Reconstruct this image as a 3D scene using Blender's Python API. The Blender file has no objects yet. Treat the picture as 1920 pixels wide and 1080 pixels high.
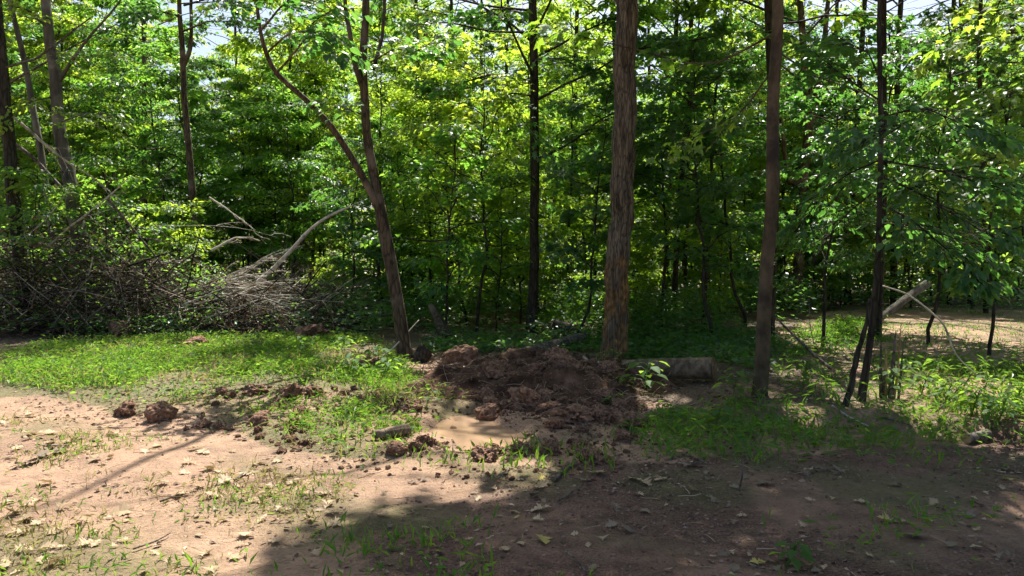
import bpy, math
import numpy as np
from mathutils import Vector

# ------------------------------------------------------------------ camera, sky, sun, exposure
SC = bpy.context.scene
COL = SC.collection
CAM_H, FPX, PITCH = 1.8, 1371.0, math.atan(60 / 1371.0)
cam_data = bpy.data.cameras.new('camera')
cam_data.sensor_width = 36.0
cam_data.lens = 36.0 * FPX / 1920.0
cam_data.clip_start, cam_data.clip_end = 0.05, 3000.0
cam = bpy.data.objects.new('camera', cam_data)
cam.location = (0, 0, CAM_H)
cam.rotation_euler = (math.pi / 2 - PITCH, 0, 0)
COL.objects.link(cam)
SC.camera = cam

SUN_EL, SUN_AZ = math.radians(60), math.radians(9)
world = bpy.data.worlds.new('World')
SC.world = world
world.use_nodes = True
wn, wl = world.node_tree.nodes, world.node_tree.links
wn.clear()
sky = wn.new('ShaderNodeTexSky')
sky.sky_type = 'NISHITA'
sky.sun_disc = False
sky.sun_elevation, sky.sun_rotation = SUN_EL, SUN_AZ
sky.air_density, sky.dust_density, sky.ozone_density = 1.0, 3.0, 1.0
bg = wn.new('ShaderNodeBackground')
bg.inputs['Strength'].default_value = 0.08
wo = wn.new('ShaderNodeOutputWorld')
wl.new(sky.outputs[0], bg.inputs[0])
wl.new(bg.outputs[0], wo.inputs[0])
sun_data = bpy.data.lights.new('sun', 'SUN')
sun_data.energy, sun_data.angle, sun_data.color = 5.0, math.radians(0.53), (1.0, 0.95, 0.86)
sun = bpy.data.objects.new('sun', sun_data)
SDIR = np.array([math.sin(SUN_AZ) * math.cos(SUN_EL), math.cos(SUN_AZ) * math.cos(SUN_EL), math.sin(SUN_EL)])
sun.rotation_euler = Vector(-SDIR).to_track_quat('-Z', 'Y').to_euler()
sun.location = (0, 0, 40)
COL.objects.link(sun)
vs = SC.view_settings
vs.view_transform, vs.look, vs.exposure, vs.gamma = 'Standard', 'None', 1.3, 1.0
vs.use_curve_mapping = False
cy = SC.cycles
cy.max_bounces, cy.diffuse_bounces, cy.glossy_bounces, cy.transmission_bounces = 4, 3, 2, 4
cy.use_denoising = True
cy.use_adaptive_sampling, cy.adaptive_threshold = True, 0.03
cy.sample_clamp_indirect = 6.0
cy.caustics_reflective = cy.caustics_refractive = False

rng = np.random.default_rng(11)
R = math.radians


# ------------------------------------------------------------------ noise
def _hash(ix, iy, iz, s):
    h = (ix.astype(np.int64) * 374761393 + iy.astype(np.int64) * 668265263 + iz.astype(np.int64) * 2147483647 + s * 974634777) & 0xFFFFFFFF
    h = ((h ^ (h >> 13)) * 1274126177) & 0xFFFFFFFF
    h = ((h ^ (h >> 15)) * 2246822519) & 0xFFFFFFFF
    return ((h ^ (h >> 16)) & 0xFFFFFF) / float(0xFFFFFF)


def vnoise(x, y, z=None, seed=0):
    x, y = np.asarray(x, float), np.asarray(y, float)
    z = np.zeros_like(x) if z is None else np.asarray(z, float)
    ix, iy, iz = np.floor(x), np.floor(y), np.floor(z)
    fx, fy, fz = x - ix, y - iy, z - iz
    fx, fy, fz = (f * f * (3 - 2 * f) for f in (fx, fy, fz))
    out = 0
    for dx in (0, 1):
        for dy in (0, 1):
            for dz in (0, 1):
                w = (fx if dx else 1 - fx) * (fy if dy else 1 - fy) * (fz if dz else 1 - fz)
                out = out + w * _hash(ix + dx, iy + dy, iz + dz, seed)
    return out


def fbm(x, y, z=None, seed=0, o=4):
    a, t, s = 1.0, 0.0, 0.0
    zz = None if z is None else np.asarray(z, float)
    for k in range(o):
        f = 2.0 ** k
        s = s + a * vnoise(np.asarray(x) * f, np.asarray(y) * f, None if zz is None else zz * f, seed + k)
        t += a
        a *= 0.5
    return s / t


def sstep(a, b, x):
    t = np.clip((np.asarray(x, float) - a) / (b - a), 0, 1)
    return t * t * (3 - 2 * t)


# ------------------------------------------------------------------ where things stand
FWD = np.array([0, math.cos(PITCH), -math.sin(PITCH)])
UP = np.array([0, math.sin(PITCH), math.cos(PITCH)])


def ray(px, py):
    r = FWD + UP * ((540 - py) / FPX)
    r = r + np.array([(px - 960) / FPX, 0, 0])
    return r


def P(px, py, d):
    r = ray(px, py)
    return np.array([0, 0, CAM_H]) + r * (d / r[1])


def G0(px, py):
    r = ray(px, py)
    s = CAM_H / -r[2]
    return np.array([r[0] * s, r[1] * s])


def inpoly(x, y, poly):
    poly = np.asarray(poly)
    ins = np.zeros(np.shape(x), bool)
    n = len(poly)
    for i in range(n):
        x1, y1 = poly[i]
        x2, y2 = poly[(i + 1) % n]
        c = ((y1 > y) != (y2 > y)) & (x < (x2 - x1) * (y - y1) / ((y2 - y1) + 1e-12) + x1)
        ins ^= c
    return ins


PUD = np.array([-0.42, 7.75])


def puddle_r(x, y):
    a = 0.25
    dx, dy = x - PUD[0], y - PUD[1]
    u, v = dx * math.cos(a) + dy * math.sin(a), -dx * math.sin(a) + dy * math.cos(a)
    wob = 0.35 * (fbm(x * 1.6, y * 1.6, seed=5, o=3) - 0.5) * 2
    return np.sqrt((u / 0.58) ** 2 + (v / 0.98) ** 2) + wob


def track(x, y):
    """1 on the two smooth wheel tracks that run diagonally across the foreground"""
    w = .16 * (fbm(np.asarray(x) * 1.3, np.asarray(y) * 1.3, seed=9, o=2) - .5) * 2
    t1 = (y - (5.35 - .62 * x)) / 1.18 + w
    t2 = (y - (3.45 - .62 * x)) / 1.18 + w
    return np.maximum(np.exp(-(t1 / .40) ** 2), .8 * np.exp(-(t2 / .34) ** 2) * sstep(-.9, -1.6, x))


def height(x, y):
    x, y = np.asarray(x, float), np.asarray(y, float)
    h = 0.16 * (fbm(x * .18, y * .18, seed=1) - .5) * sstep(4, 14, y)
    h = h + 0.055 * (fbm(x * 1.1, y * 1.1, seed=2) - .5)
    near = 1 - sstep(14, 22, y)
    h = h + near * (0.030 * (fbm(x * 4.2, y * 4.2, seed=3, o=3) - .5) + 0.014 * (fbm(x * 13, y * 13, seed=4, o=2) - .5))
    # wheel ruts of the track that crosses the foreground
    h = h - .04 * track(x, y)
    h = h - 0.13 * (1 - sstep(0.55, 1.15, puddle_r(x, y)))
    # bank on the right, hump of grass on the left
    edge = 8.0 - 0.42 * (x - 2.6) + 0.35 * (fbm(x * 1.5, y * 0 + 3.3, seed=8) - .5)
    h = h + 0.15 * sstep(-0.12, 0.22, y - edge) * sstep(2.0, 3.2, x)
    h = h + 0.10 * sstep(8.6, 10.5, y) * sstep(1.0, 3.0, -x)
    # far ground falls away gently
    h = h - 2.2 * sstep(30, 90, y)
    return h


def G(px, py):
    p = G0(px, py)
    for _ in range(6):
        z = float(height(p[0], p[1]))
        r = ray(px, py)
        s = (CAM_H - z) / -r[2]
        p = np.array([r[0] * s, r[1] * s])
    return np.array([p[0], p[1], float(height(p[0], p[1]))])


# ------------------------------------------------------------------ mesh helpers
def scatter(r, n, poly):
    lo, hi = poly.min(0), poly.max(0)
    p = r.uniform(lo - .4, hi + .4, (n, 2))
    j = p + 1.3 * np.stack([fbm(p[:, 0] * 1.4, p[:, 1] * 1.4, seed=51, o=4) - .5, fbm(p[:, 0] * 1.4, p[:, 1] * 1.4, seed=52, o=4) - .5], -1) + r.normal(0, .14, (n, 2))
    return p[inpoly(j[:, 0], j[:, 1], poly)]


class Acc:
    def __init__(self):
        self.V, self.F, self.n = [], [], 0

    def add(self, V, *Fs):
        V = np.asarray(V, float).reshape(-1, 3)
        for F in Fs:
            self.F.append(np.asarray(F, np.int64) + self.n)
        self.V.append(V)
        self.n += len(V)

    def mesh(self, name, mat=None, smooth=True):
        me = bpy.data.meshes.new(name)
        if not self.V:
            return me
        V = np.concatenate(self.V)
        me.vertices.add(len(V))
        me.vertices.foreach_set('co', V.astype(np.float32).ravel())
        flat = np.concatenate([f.ravel() for f in self.F])
        tot = np.concatenate([np.full(len(f), f.shape[1]) for f in self.F])
        st = np.concatenate([[0], np.cumsum(tot)[:-1]])
        me.loops.add(len(flat))
        me.loops.foreach_set('vertex_index', flat.astype(np.int32))
        me.polygons.add(len(tot))
        me.polygons.foreach_set('loop_start', st.astype(np.int32))
        me.polygons.foreach_set('use_smooth', np.full(len(tot), smooth))
        me.update(calc_edges=True)
        if mat:
            me.materials.append(mat)
        return me

    def obj(self, name, mat, parent=None, smooth=True):
        return link(name, self.mesh(name, mat, smooth), parent)


def link(name, data, parent=None, loc=None, rot=None, scale=None):
    o = bpy.data.objects.new(name, data)
    COL.objects.link(o)
    if parent is not None:
        o.parent = parent
    if loc is not None:
        o.location = [float(v) for v in loc]
    if rot is not None:
        o.rotation_euler = rot
    if scale is not None:
        o.scale = scale if hasattr(scale, '__len__') else (scale,) * 3
    return o


def tag(o, label=None, cat=None, group=None, kind=None):
    for k, v in (('label', label), ('category', cat), ('group', group), ('kind', kind)):
        if v:
            o[k] = v
    return o


def thing(name, label, cat, loc=(0, 0, 0), group=None):
    return tag(link(name, None, loc=loc), label, cat, group)


def unit(v):
    return v / (np.linalg.norm(v, axis=-1, keepdims=True) + 1e-9)


def tubes(acc, Pt, Rd, sides=5, cap=False):
    """Pt (N,M,3), Rd (N,M)"""
    Pt = np.asarray(Pt, float)
    Rd = np.asarray(Rd, float)
    if Pt.ndim == 2:
        Pt, Rd = Pt[None], Rd[None]
    N, M, _ = Pt.shape
    T = unit(np.gradient(Pt, axis=1))
    mean = unit(Pt[:, -1] - Pt[:, 0])
    ref = np.where(np.abs(mean[:, 2:3]) > 0.7, np.array([[1.0, 0, 0]]), np.array([[0, 0, 1.0]]))
    Nn = unit(np.cross(T, ref[:, None, :]))
    B = np.cross(T, Nn)
    a = np.arange(sides) * 2 * math.pi / sides
    ring = np.cos(a)[None, None, :, None] * Nn[:, :, None, :] + np.sin(a)[None, None, :, None] * B[:, :, None, :]
    V = Pt[:, :, None, :] + ring * Rd[:, :, None, None]
    n, m, s = np.meshgrid(np.arange(N), np.arange(M - 1), np.arange(sides), indexing='ij')
    base = n * M * sides
    i0 = base + m * sides + s
    i1 = base + m * sides + (s + 1) % sides
    F = np.stack([i0, i1, i1 + sides, i0 + sides], -1).reshape(-1, 4)
    fs = [F]
    if cap:
        idx = np.arange(sides)[None] + (np.arange(N) * M * sides)[:, None]
        fs += [idx[:, ::-1], idx + (M - 1) * sides]
    acc.add(V, *fs)


LEAF = {}


def _template(pts, tris_or_quads):
    return np.array(pts, float), np.array(tris_or_quads)


LEAF['quad'] = _template([(0, 0, 0), (.30, .45, .07), (0, 1, -.10), (-.30, .45, .07)], [(0, 1, 2), (0, 2, 3)])
LEAF['ovate'] = _template([(0, 0, 0), (.27, .25, .06), (.25, .62, .05), (0, 1, -.16), (-.25, .62, .05), (-.27, .25, .06), (0, .45, 0)],
                          [(0, 1, 2, 6), (6, 2, 3, 3), (6, 3, 4, 4), (0, 6, 4, 5)])
LEAF['ovate'] = (LEAF['ovate'][0], np.array([(0, 1, 6), (1, 2, 6), (2, 3, 6), (3, 4, 6), (4, 5, 6), (5, 0, 6)]))
_m = [(0, 0, 0), (.34, .0, -.06), (.23, .24, .03), (.56, .52, -.08), (.24, .56, .03), (0, 1, -.18), (-.24, .56, .03), (-.56, .52, -.08), (-.23, .24, .03), (-.34, .0, -.06), (0, .38, .02)]
LEAF['maple'] = (np.array(_m), np.array([(i, (i + 1) % 10, 10) for i in range(10)]))
LEAF['blade'] = _template([(-.06, 0, 0), (.06, 0, 0), (-.075, .45, .16), (.075, .45, .16), (0, 1, .10)], [(0, 1, 3), (0, 3, 2), (2, 3, 4)])
LEAF['lance'] = _template([(0, 0, 0), (.10, .38, .10), (0, 1, -.06), (-.10, .38, .10)], [(0, 1, 2), (0, 2, 3)])


def leaves(acc, pos, axis, normal, size, tmpl='quad', widen=1.0):
    T, F = LEAF[tmpl]
    n = len(pos)
    if n == 0:
        return
    axis = unit(axis)
    side = unit(np.cross(axis, normal))
    nor = np.cross(side, axis)
    size = np.broadcast_to(np.asarray(size, float), (n,))
    V = pos[:, None, :] + size[:, None, None] * (T[None, :, 0:1] * widen * side[:, None] + T[None, :, 1:2] * axis[:, None] + T[None, :, 2:3] * nor[:, None])
    Fa = (F[None] + (np.arange(n) * len(T))[:, None, None]).reshape(-1, F.shape[1])
    acc.add(V, Fa)


# ------------------------------------------------------------------ materials
def new_mat(name):
    m = bpy.data.materials.new(name)
    m.use_nodes = True
    nt = m.node_tree
    nt.nodes.clear()
    out = nt.nodes.new('ShaderNodeOutputMaterial')
    return m, nt, out


def N(nt, typ, **kw):
    n = nt.nodes.new(typ)
    for k, v in kw.items():
        if k.startswith('i_'):
            key = k[2:].replace('_', ' ')
            n.inputs[key].default_value = v
        else:
            setattr(n, k, v)
    return n


def ramp(nt, fac, stops):
    r = nt.nodes.new('ShaderNodeValToRGB')
    while len(r.color_ramp.elements) < len(stops):
        r.color_ramp.elements.new(0.5)
    for e, (p, c) in zip(r.color_ramp.elements, stops):
        e.position = p
        e.color = tuple(c) + (1,) if len(c) == 3 else c
    if fac is not None:
        nt.links.new(fac, r.inputs[0])
    return r


def mixc(nt, fac, a, b, blend='MIX'):
    m = nt.nodes.new('ShaderNodeMix')
    m.data_type, m.blend_type = 'RGBA', blend
    for sock, v in ((m.inputs[0], fac), (m.inputs[6], a), (m.inputs[7], b)):
        if hasattr(v, 'is_output'):
            nt.links.new(v, sock)
        elif isinstance(v, (int, float)):
            sock.default_value = v
        else:
            sock.default_value = tuple(v) + (1,)
    return m.outputs[2]


def leaf_mat(name, cols, trans, tfac=0.5, rough=0.42, spec=0.5):
    """cols: ramp of reflectance colours, picked at random leaf by leaf; trans: ramp of what shines through"""
    m, nt, out = new_mat(name)
    geo = N(nt, 'ShaderNodeNewGeometry')
    oi = N(nt, 'ShaderNodeObjectInfo')
    add = N(nt, 'ShaderNodeMath', operation='MULTIPLY_ADD')
    nt.links.new(oi.outputs['Random'], add.inputs[0])
    add.inputs[1].default_value = 0.35
    sc = N(nt, 'ShaderNodeMath', operation='MULTIPLY')
    nt.links.new(geo.outputs['Random Per Island'], sc.inputs[0])
    sc.inputs[1].default_value = 0.65
    nt.links.new(sc.outputs[0], add.inputs[2])
    rc = ramp(nt, add.outputs[0], [(i / max(1, len(cols) - 1), c) for i, c in enumerate(cols)])
    rt = ramp(nt, add.outputs[0], [(i / max(1, len(trans) - 1), c) for i, c in enumerate(trans)])
    pr = N(nt, 'ShaderNodeBsdfPrincipled')
    pr.inputs['Roughness'].default_value = rough
    pr.inputs['Specular IOR Level'].default_value = spec
    nt.links.new(rc.outputs[0], pr.inputs['Base Color'])
    tr = N(nt, 'ShaderNodeBsdfTranslucent')
    nt.links.new(rt.outputs[0], tr.inputs['Color'])
    mx = N(nt, 'ShaderNodeMixShader')
    mx.inputs[0].default_value = tfac
    nt.links.new(pr.outputs[0], mx.inputs[1])
    nt.links.new(tr.outputs[0], mx.inputs[2])
    nt.links.new(mx.outputs[0], out.inputs[0])
    return m


def bark_mat(name, dark, light, extra=None, scale=9.0, stretch=0.16, bump=0.5, patch=None, patch_scale=1.2, crack_amt=.75):
    m, nt, out = new_mat(name)
    tc = N(nt, 'ShaderNodeTexCoord')
    mp = N(nt, 'ShaderNodeMapping')
    mp.inputs['Scale'].default_value = (1, 1, stretch)
    nt.links.new(tc.outputs['Object'], mp.inputs[0])
    n1 = N(nt, 'ShaderNodeTexNoise')
    n1.inputs['Scale'].default_value, n1.inputs['Detail'].default_value, n1.inputs['Roughness'].default_value = scale, 8, 0.65
    nt.links.new(mp.outputs[0], n1.inputs['Vector'])
    v1 = N(nt, 'ShaderNodeTexVoronoi', feature='DISTANCE_TO_EDGE')
    v1.inputs['Scale'].default_value = scale * 1.5
    nt.links.new(mp.outputs[0], v1.inputs['Vector'])
    c = ramp(nt, n1.outputs[0], [(0.36, dark), (0.62, light)]).outputs[0]
    crack = ramp(nt, v1.outputs[0], [(0.0, (0.12, 0.12, 0.12)), (0.13, (1, 1, 1))]).outputs[0]
    c = mixc(nt, crack_amt, c, crack, 'MULTIPLY')
    if patch:
        n2 = N(nt, 'ShaderNodeTexNoise')
        n2.inputs['Scale'].default_value, n2.inputs['Detail'].default_value = patch_scale, 5
        nt.links.new(tc.outputs['Object'], n2.inputs['Vector'])
        f = ramp(nt, n2.outputs[0], [(0.52, (0, 0, 0)), (0.66, (1, 1, 1))]).outputs[0]
        c = mixc(nt, f, c, patch)
    pr = N(nt, 'ShaderNodeBsdfPrincipled')
    pr.inputs['Roughness'].default_value = 0.85
    pr.inputs['Specular IOR Level'].default_value = 0.2
    nt.links.new(c, pr.inputs['Base Color'])
    bm = N(nt, 'ShaderNodeBump')
    bm.inputs['Strength'].default_value, bm.inputs['Distance'].default_value = bump, 0.03
    mul = N(nt, 'ShaderNodeMath', operation='ADD')
    nt.links.new(n1.outputs[0], mul.inputs[0])
    vm = N(nt, 'ShaderNodeMath', operation='MULTIPLY')
    nt.links.new(v1.outputs[0], vm.inputs[0])
    vm.inputs[1].default_value = crack_amt * 1.6
    nt.links.new(vm.outputs[0], mul.inputs[1])
    nt.links.new(mul.outputs[0], bm.inputs['Height'])
    nt.links.new(bm.outputs[0], pr.inputs['Normal'])
    nt.links.new(pr.outputs[0], out.inputs[0])
    return m


def oak_mat():
    m = bark_mat('oak_bark', (.045, .035, .023), (.235, .188, .132), scale=15, stretch=.13, bump=1.0)
    nt = m.node_tree
    pr = [n for n in nt.nodes if n.type == 'BSDF_PRINCIPLED'][0]
    old = pr.inputs['Base Color'].links[0].from_socket
    tc = [n for n in nt.nodes if n.type == 'TEX_COORD'][0]
    sep = N(nt, 'ShaderNodeSeparateXYZ')
    nt.links.new(tc.outputs['Object'], sep.inputs[0])
    z = N(nt, 'ShaderNodeMapRange')
    z.inputs['From Min'].default_value, z.inputs['From Max'].default_value = 3.0, 1.3
    nt.links.new(sep.outputs['Z'], z.inputs[0])
    mp = N(nt, 'ShaderNodeMapping')
    mp.inputs['Scale'].default_value = (1, 1, .45)
    nt.links.new(tc.outputs['Object'], mp.inputs[0])
    n = N(nt, 'ShaderNodeTexNoise')
    n.inputs['Scale'].default_value, n.inputs['Detail'].default_value = 4.5, 6
    nt.links.new(mp.outputs[0], n.inputs['Vector'])
    mu = N(nt, 'ShaderNodeMath', operation='MULTIPLY')
    nt.links.new(z.outputs[0], mu.inputs[0])
    nt.links.new(n.outputs[0], mu.inputs[1])
    f = ramp(nt, mu.outputs[0], [(.38, (0, 0, 0)), (.52, (.85, .85, .85))]).outputs[0]
    n2 = N(nt, 'ShaderNodeTexNoise')
    n2.inputs['Scale'].default_value, n2.inputs['Detail'].default_value = 22, 5
    nt.links.new(mp.outputs[0], n2.inputs['Vector'])
    rot = ramp(nt, n2.outputs[0], [(.35, (.08, .04, .018)), (.55, (.26, .14, .052)), (.72, (.42, .26, .09))]).outputs[0]
    nt.links.new(mixc(nt, f, old, rot), pr.inputs['Base Color'])
    return m


def plain_mat(name, stops, scale=6.0, rough=0.9, spec=0.2, bump=0.3, island=False, detail=6, dist=0.02):
    m, nt, out = new_mat(name)
    tc = N(nt, 'ShaderNodeTexCoord')
    n1 = N(nt, 'ShaderNodeTexNoise')
    n1.inputs['Scale'].default_value, n1.inputs['Detail'].default_value = scale, detail
    nt.links.new(tc.outputs['Object'], n1.inputs['Vector'])
    fac = n1.outputs[0]
    if island:
        geo = N(nt, 'ShaderNodeNewGeometry')
        oi = N(nt, 'ShaderNodeObjectInfo')
        ad = N(nt, 'ShaderNodeMath', operation='ADD')
        nt.links.new(geo.outputs['Random Per Island'], ad.inputs[0])
        nt.links.new(oi.outputs['Random'], ad.inputs[1])
        fr = N(nt, 'ShaderNodeMath', operation='FRACT')
        nt.links.new(ad.outputs[0], fr.inputs[0])
        fac = fr.outputs[0]
    c = ramp(nt, fac, stops).outputs[0]
    pr = N(nt, 'ShaderNodeBsdfPrincipled')
    pr.inputs['Roughness'].default_value = rough
    pr.inputs['Specular IOR Level'].default_value = spec
    nt.links.new(c, pr.inputs['Base Color'])
    if bump:
        bm = N(nt, 'ShaderNodeBump')
        bm.inputs['Strength'].default_value, bm.inputs['Distance'].default_value = bump, dist
        nt.links.new(n1.outputs[0], bm.inputs['Height'])
        nt.links.new(bm.outputs[0], pr.inputs['Normal'])
    nt.links.new(pr.outputs[0], out.inputs[0])
    return m


M = {}
M['canopy'] = leaf_mat('canopy_leaf', [(.036, .092, .024), (.052, .125, .028), (.080, .150, .032)], [(.28, .54, .04), (.46, .70, .05), (.72, .82, .08)], .56, .42, .5)
M['maple'] = leaf_mat('maple_leaf', [(.034, .095, .030), (.050, .125, .034), (.072, .145, .034)], [(.34, .58, .04), (.52, .74, .05), (.76, .86, .08)], .56, .46, .5)
M['understory'] = leaf_mat('understory_leaf', [(.030, .088, .032), (.044, .115, .034), (.066, .135, .032)], [(.20, .50, .05), (.34, .64, .06), (.56, .76, .08)], .54, .42, .55)
M['weed'] = leaf_mat('weed_leaf', [(.040, .105, .030), (.055, .135, .034), (.080, .155, .036)], [(.22, .46, .04), (.34, .58, .05), (.52, .68, .07)], .48, .62, .25)
M['oakleaf'] = leaf_mat('oak_leaf', [(.024, .075, .026), (.034, .095, .030), (.050, .115, .032)], [(.12, .34, .05), (.18, .44, .06), (.30, .54, .07)], .45, .36, .6)  # dark leaf tone, also given to leaves meant to look shaded
M['grass'] = leaf_mat('grass_blade', [(.040, .110, .020), (.060, .145, .024), (.10, .165, .032)], [(.15, .38, .03), (.24, .48, .035), (.42, .56, .06)], .44, .42, .4)
M['drygrass'] = leaf_mat('dry_grass_blade', [(.16, .15, .05), (.22, .19, .07), (.12, .16, .04)], [(.36, .34, .10), (.44, .38, .14), (.30, .38, .07)], .4, .6, .3)
M['oak_bark'] = oak_mat()
M['rot'] = plain_mat('sawn_weathered_wood', [(.3, (.07, .042, .024)), (.55, (.20, .125, .07)), (.75, (.30, .20, .12))], scale=11, bump=.8)
M['smooth_bark'] = bark_mat('smooth_bark', (.052, .038, .022), (.130, .098, .060), scale=7, stretch=.5, bump=.25, patch=(.04, .030, .024), patch_scale=3, crack_amt=0)
M['brown_bark'] = bark_mat('brown_bark', (.045, .032, .020), (.130, .096, .062), scale=11, stretch=.2, bump=.5, patch=(.17, .13, .10), patch_scale=2.2)
M['dark_bark'] = bark_mat('dark_bark', (.022, .019, .013), (.072, .060, .043), scale=10, stretch=.2, bump=.5)
M['grey_bark'] = bark_mat('grey_bark', (.048, .043, .035), (.135, .122, .10), scale=8, stretch=.25, bump=.4, patch=(.21, .19, .155), patch_scale=2.4, crack_amt=0)
M['log_bark'] = bark_mat('log_bark', (.070, .050, .034), (.23, .172, .115), scale=14, stretch=.6, bump=.5, patch=(.075, .06, .035), patch_scale=5, crack_amt=0)
M['pale_wood'] = bark_mat('pale_dead_wood', (.34, .29, .23), (.60, .54, .45), scale=8, stretch=.6, bump=.3, patch=(.20, .16, .12), patch_scale=4, crack_amt=0)
M['dead_wood'] = bark_mat('dead_wood', (.07, .055, .045), (.20, .165, .135), scale=9, stretch=.5, bump=.4)
M['split_wood'] = plain_mat('split_wood', [(.3, (.20, .11, .05)), (.55, (.42, .27, .13)), (.8, (.52, .38, .22))], scale=14, bump=.5)
M['twig'] = plain_mat('dead_twig', [(0.0, (.020, .015, .010)), (.58, (.058, .044, .031)), (.80, (.18, .15, .11)), (1.0, (.40, .35, .29))], island=True, bump=0)
M['dead_leaf'] = leaf_mat('withered_leaf', [(.035, .022, .014), (.07, .04, .022), (.11, .065, .035)], [(.12, .07, .03), (.16, .09, .04), (.2, .12, .05)], .25, .6, .25)
M['fallen_leaf'] = leaf_mat('fallen_leaf', [(.30, .20, .11), (.44, .33, .20), (.55, .45, .30)], [(.30, .20, .09), (.36, .26, .12), (.4, .32, .16)], .22, .6, .3)
M['grey_leaf'] = leaf_mat('weathered_leaf', [(.12, .09, .06), (.20, .16, .115), (.30, .25, .18)], [(.1, .08, .05), (.14, .11, .07), (.18, .14, .1)], .12, .75, .15)
M['yellow_leaf'] = leaf_mat('yellowed_leaf', [(.36, .30, .08), (.46, .38, .12), (.5, .44, .17)], [(.4, .35, .08), (.4, .35, .08), (.45, .4, .1)], .25, .5, .35)
M['clod'] = plain_mat('red_clay_clod', [(.28, (.075, .040, .026)), (.5, (.20, .115, .075)), (.72, (.37, .23, .16))], scale=5, rough=.95, spec=.1, bump=1.0, detail=10, dist=.04)
M['mound'] = plain_mat('turned_red_earth', [(.28, (.020, .011, .007)), (.46, (.058, .032, .020)), (.58, (.105, .059, .038)), (.74, (.22, .132, .09))], scale=4, rough=.95, spec=.12, bump=1.0, detail=12, dist=.05)
M['litter'] = plain_mat('litter_bits', [(0, (.06, .04, .03)), (.5, (.20, .13, .085)), (.85, (.36, .26, .17)), (1, (.46, .36, .25))], island=True, bump=0, rough=.8)
M['crumb'] = plain_mat('soil_crumb', [(0, (.07, .036, .022)), (.6, (.17, .095, .06)), (1, (.32, .20, .135))], island=True, bump=0, rough=.95, spec=.1)
M['pebble'] = plain_mat('pebbles', [(0, (.10, .055, .04)), (.6, (.20, .125, .09)), (1, (.29, .21, .16))], island=True, bump=0, rough=.8)


def ground_mat():
    m, nt, out = new_mat('red_clay_ground')
    geo = N(nt, 'ShaderNodeNewGeometry')
    at = N(nt, 'ShaderNodeAttribute', attribute_name='cover')
    sep = N(nt, 'ShaderNodeSeparateColor')
    nt.links.new(at.outputs['Color'], sep.inputs[0])

    def noise(s, d=6, r=.55):
        n = N(nt, 'ShaderNodeTexNoise')
        n.inputs['Scale'].default_value, n.inputs['Detail'].default_value, n.inputs['Roughness'].default_value = s, d, r
        nt.links.new(geo.outputs['Position'], n.inputs['Vector'])
        return n.outputs[0]
    big, mid, fine, grit = noise(.8), noise(4.5, 8, .6), noise(26, 6, .65), noise(60, 4, .65)
    clay = ramp(nt, big, [(.3, (.262, .162, .104)), (.55, (.372, .240, .158)), (.75, (.455, .308, .214))]).outputs[0]
    v = ramp(nt, mid, [(.28, (.55, .52, .50)), (.5, (.95, .95, .95)), (.72, (1.15, 1.14, 1.12))]).outputs[0]
    clay = mixc(nt, .8, clay, v, 'MULTIPLY')
    g = ramp(nt, fine, [(.30, (.50, .46, .44)), (.47, (1, 1, 1)), (.75, (1.12, 1.12, 1.1))]).outputs[0]
    clay = mixc(nt, .7, clay, g, 'MULTIPLY')
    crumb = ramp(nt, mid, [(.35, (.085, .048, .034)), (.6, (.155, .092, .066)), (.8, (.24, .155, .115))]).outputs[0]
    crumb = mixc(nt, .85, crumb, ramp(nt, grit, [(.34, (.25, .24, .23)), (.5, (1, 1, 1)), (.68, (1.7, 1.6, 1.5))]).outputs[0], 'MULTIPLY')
    c = mixc(nt, sep.outputs[1], clay, crumb)                     # G: crumbly soil, its colour darkened to deepen the shade there
    moss = ramp(nt, fine, [(.3, (.050, .065, .022)), (.6, (.115, .120, .045)), (.8, (.20, .17, .085))]).outputs[0]
    c = mixc(nt, sep.outputs[2], c, moss)                        # B: thin turf
    lit = ramp(nt, fine, [(.3, (.040, .028, .020)), (.55, (.115, .080, .052)), (.75, (.21, .155, .105))]).outputs[0]
    c = mixc(nt, sep.outputs[0], c, lit)                         # R: leaf litter of the forest floor
    pr = N(nt, 'ShaderNodeBsdfPrincipled')
    nt.links.new(c, pr.inputs['Base Color'])
    rr = ramp(nt, big, [(.4, (.62,) * 3), (.6, (.95,) * 3)]).outputs[0]
    nt.links.new(rr, pr.inputs['Roughness'])
    pr.inputs['Specular IOR Level'].default_value = .25
    b1 = N(nt, 'ShaderNodeBump')
    b1.inputs['Strength'].default_value, b1.inputs['Distance'].default_value = .9, .04
    nt.links.new(fine, b1.inputs['Height'])
    b2 = N(nt, 'ShaderNodeBump')
    b2.inputs['Strength'].default_value, b2.inputs['Distance'].default_value = .7, .012
    nt.links.new(grit, b2.inputs['Height'])
    nt.links.new(b1.outputs[0], b2.inputs['Normal'])
    nt.links.new(b2.outputs[0], pr.inputs['Normal'])
    nt.links.new(pr.outputs[0], out.inputs[0])
    return m


M['ground'] = ground_mat()


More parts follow.
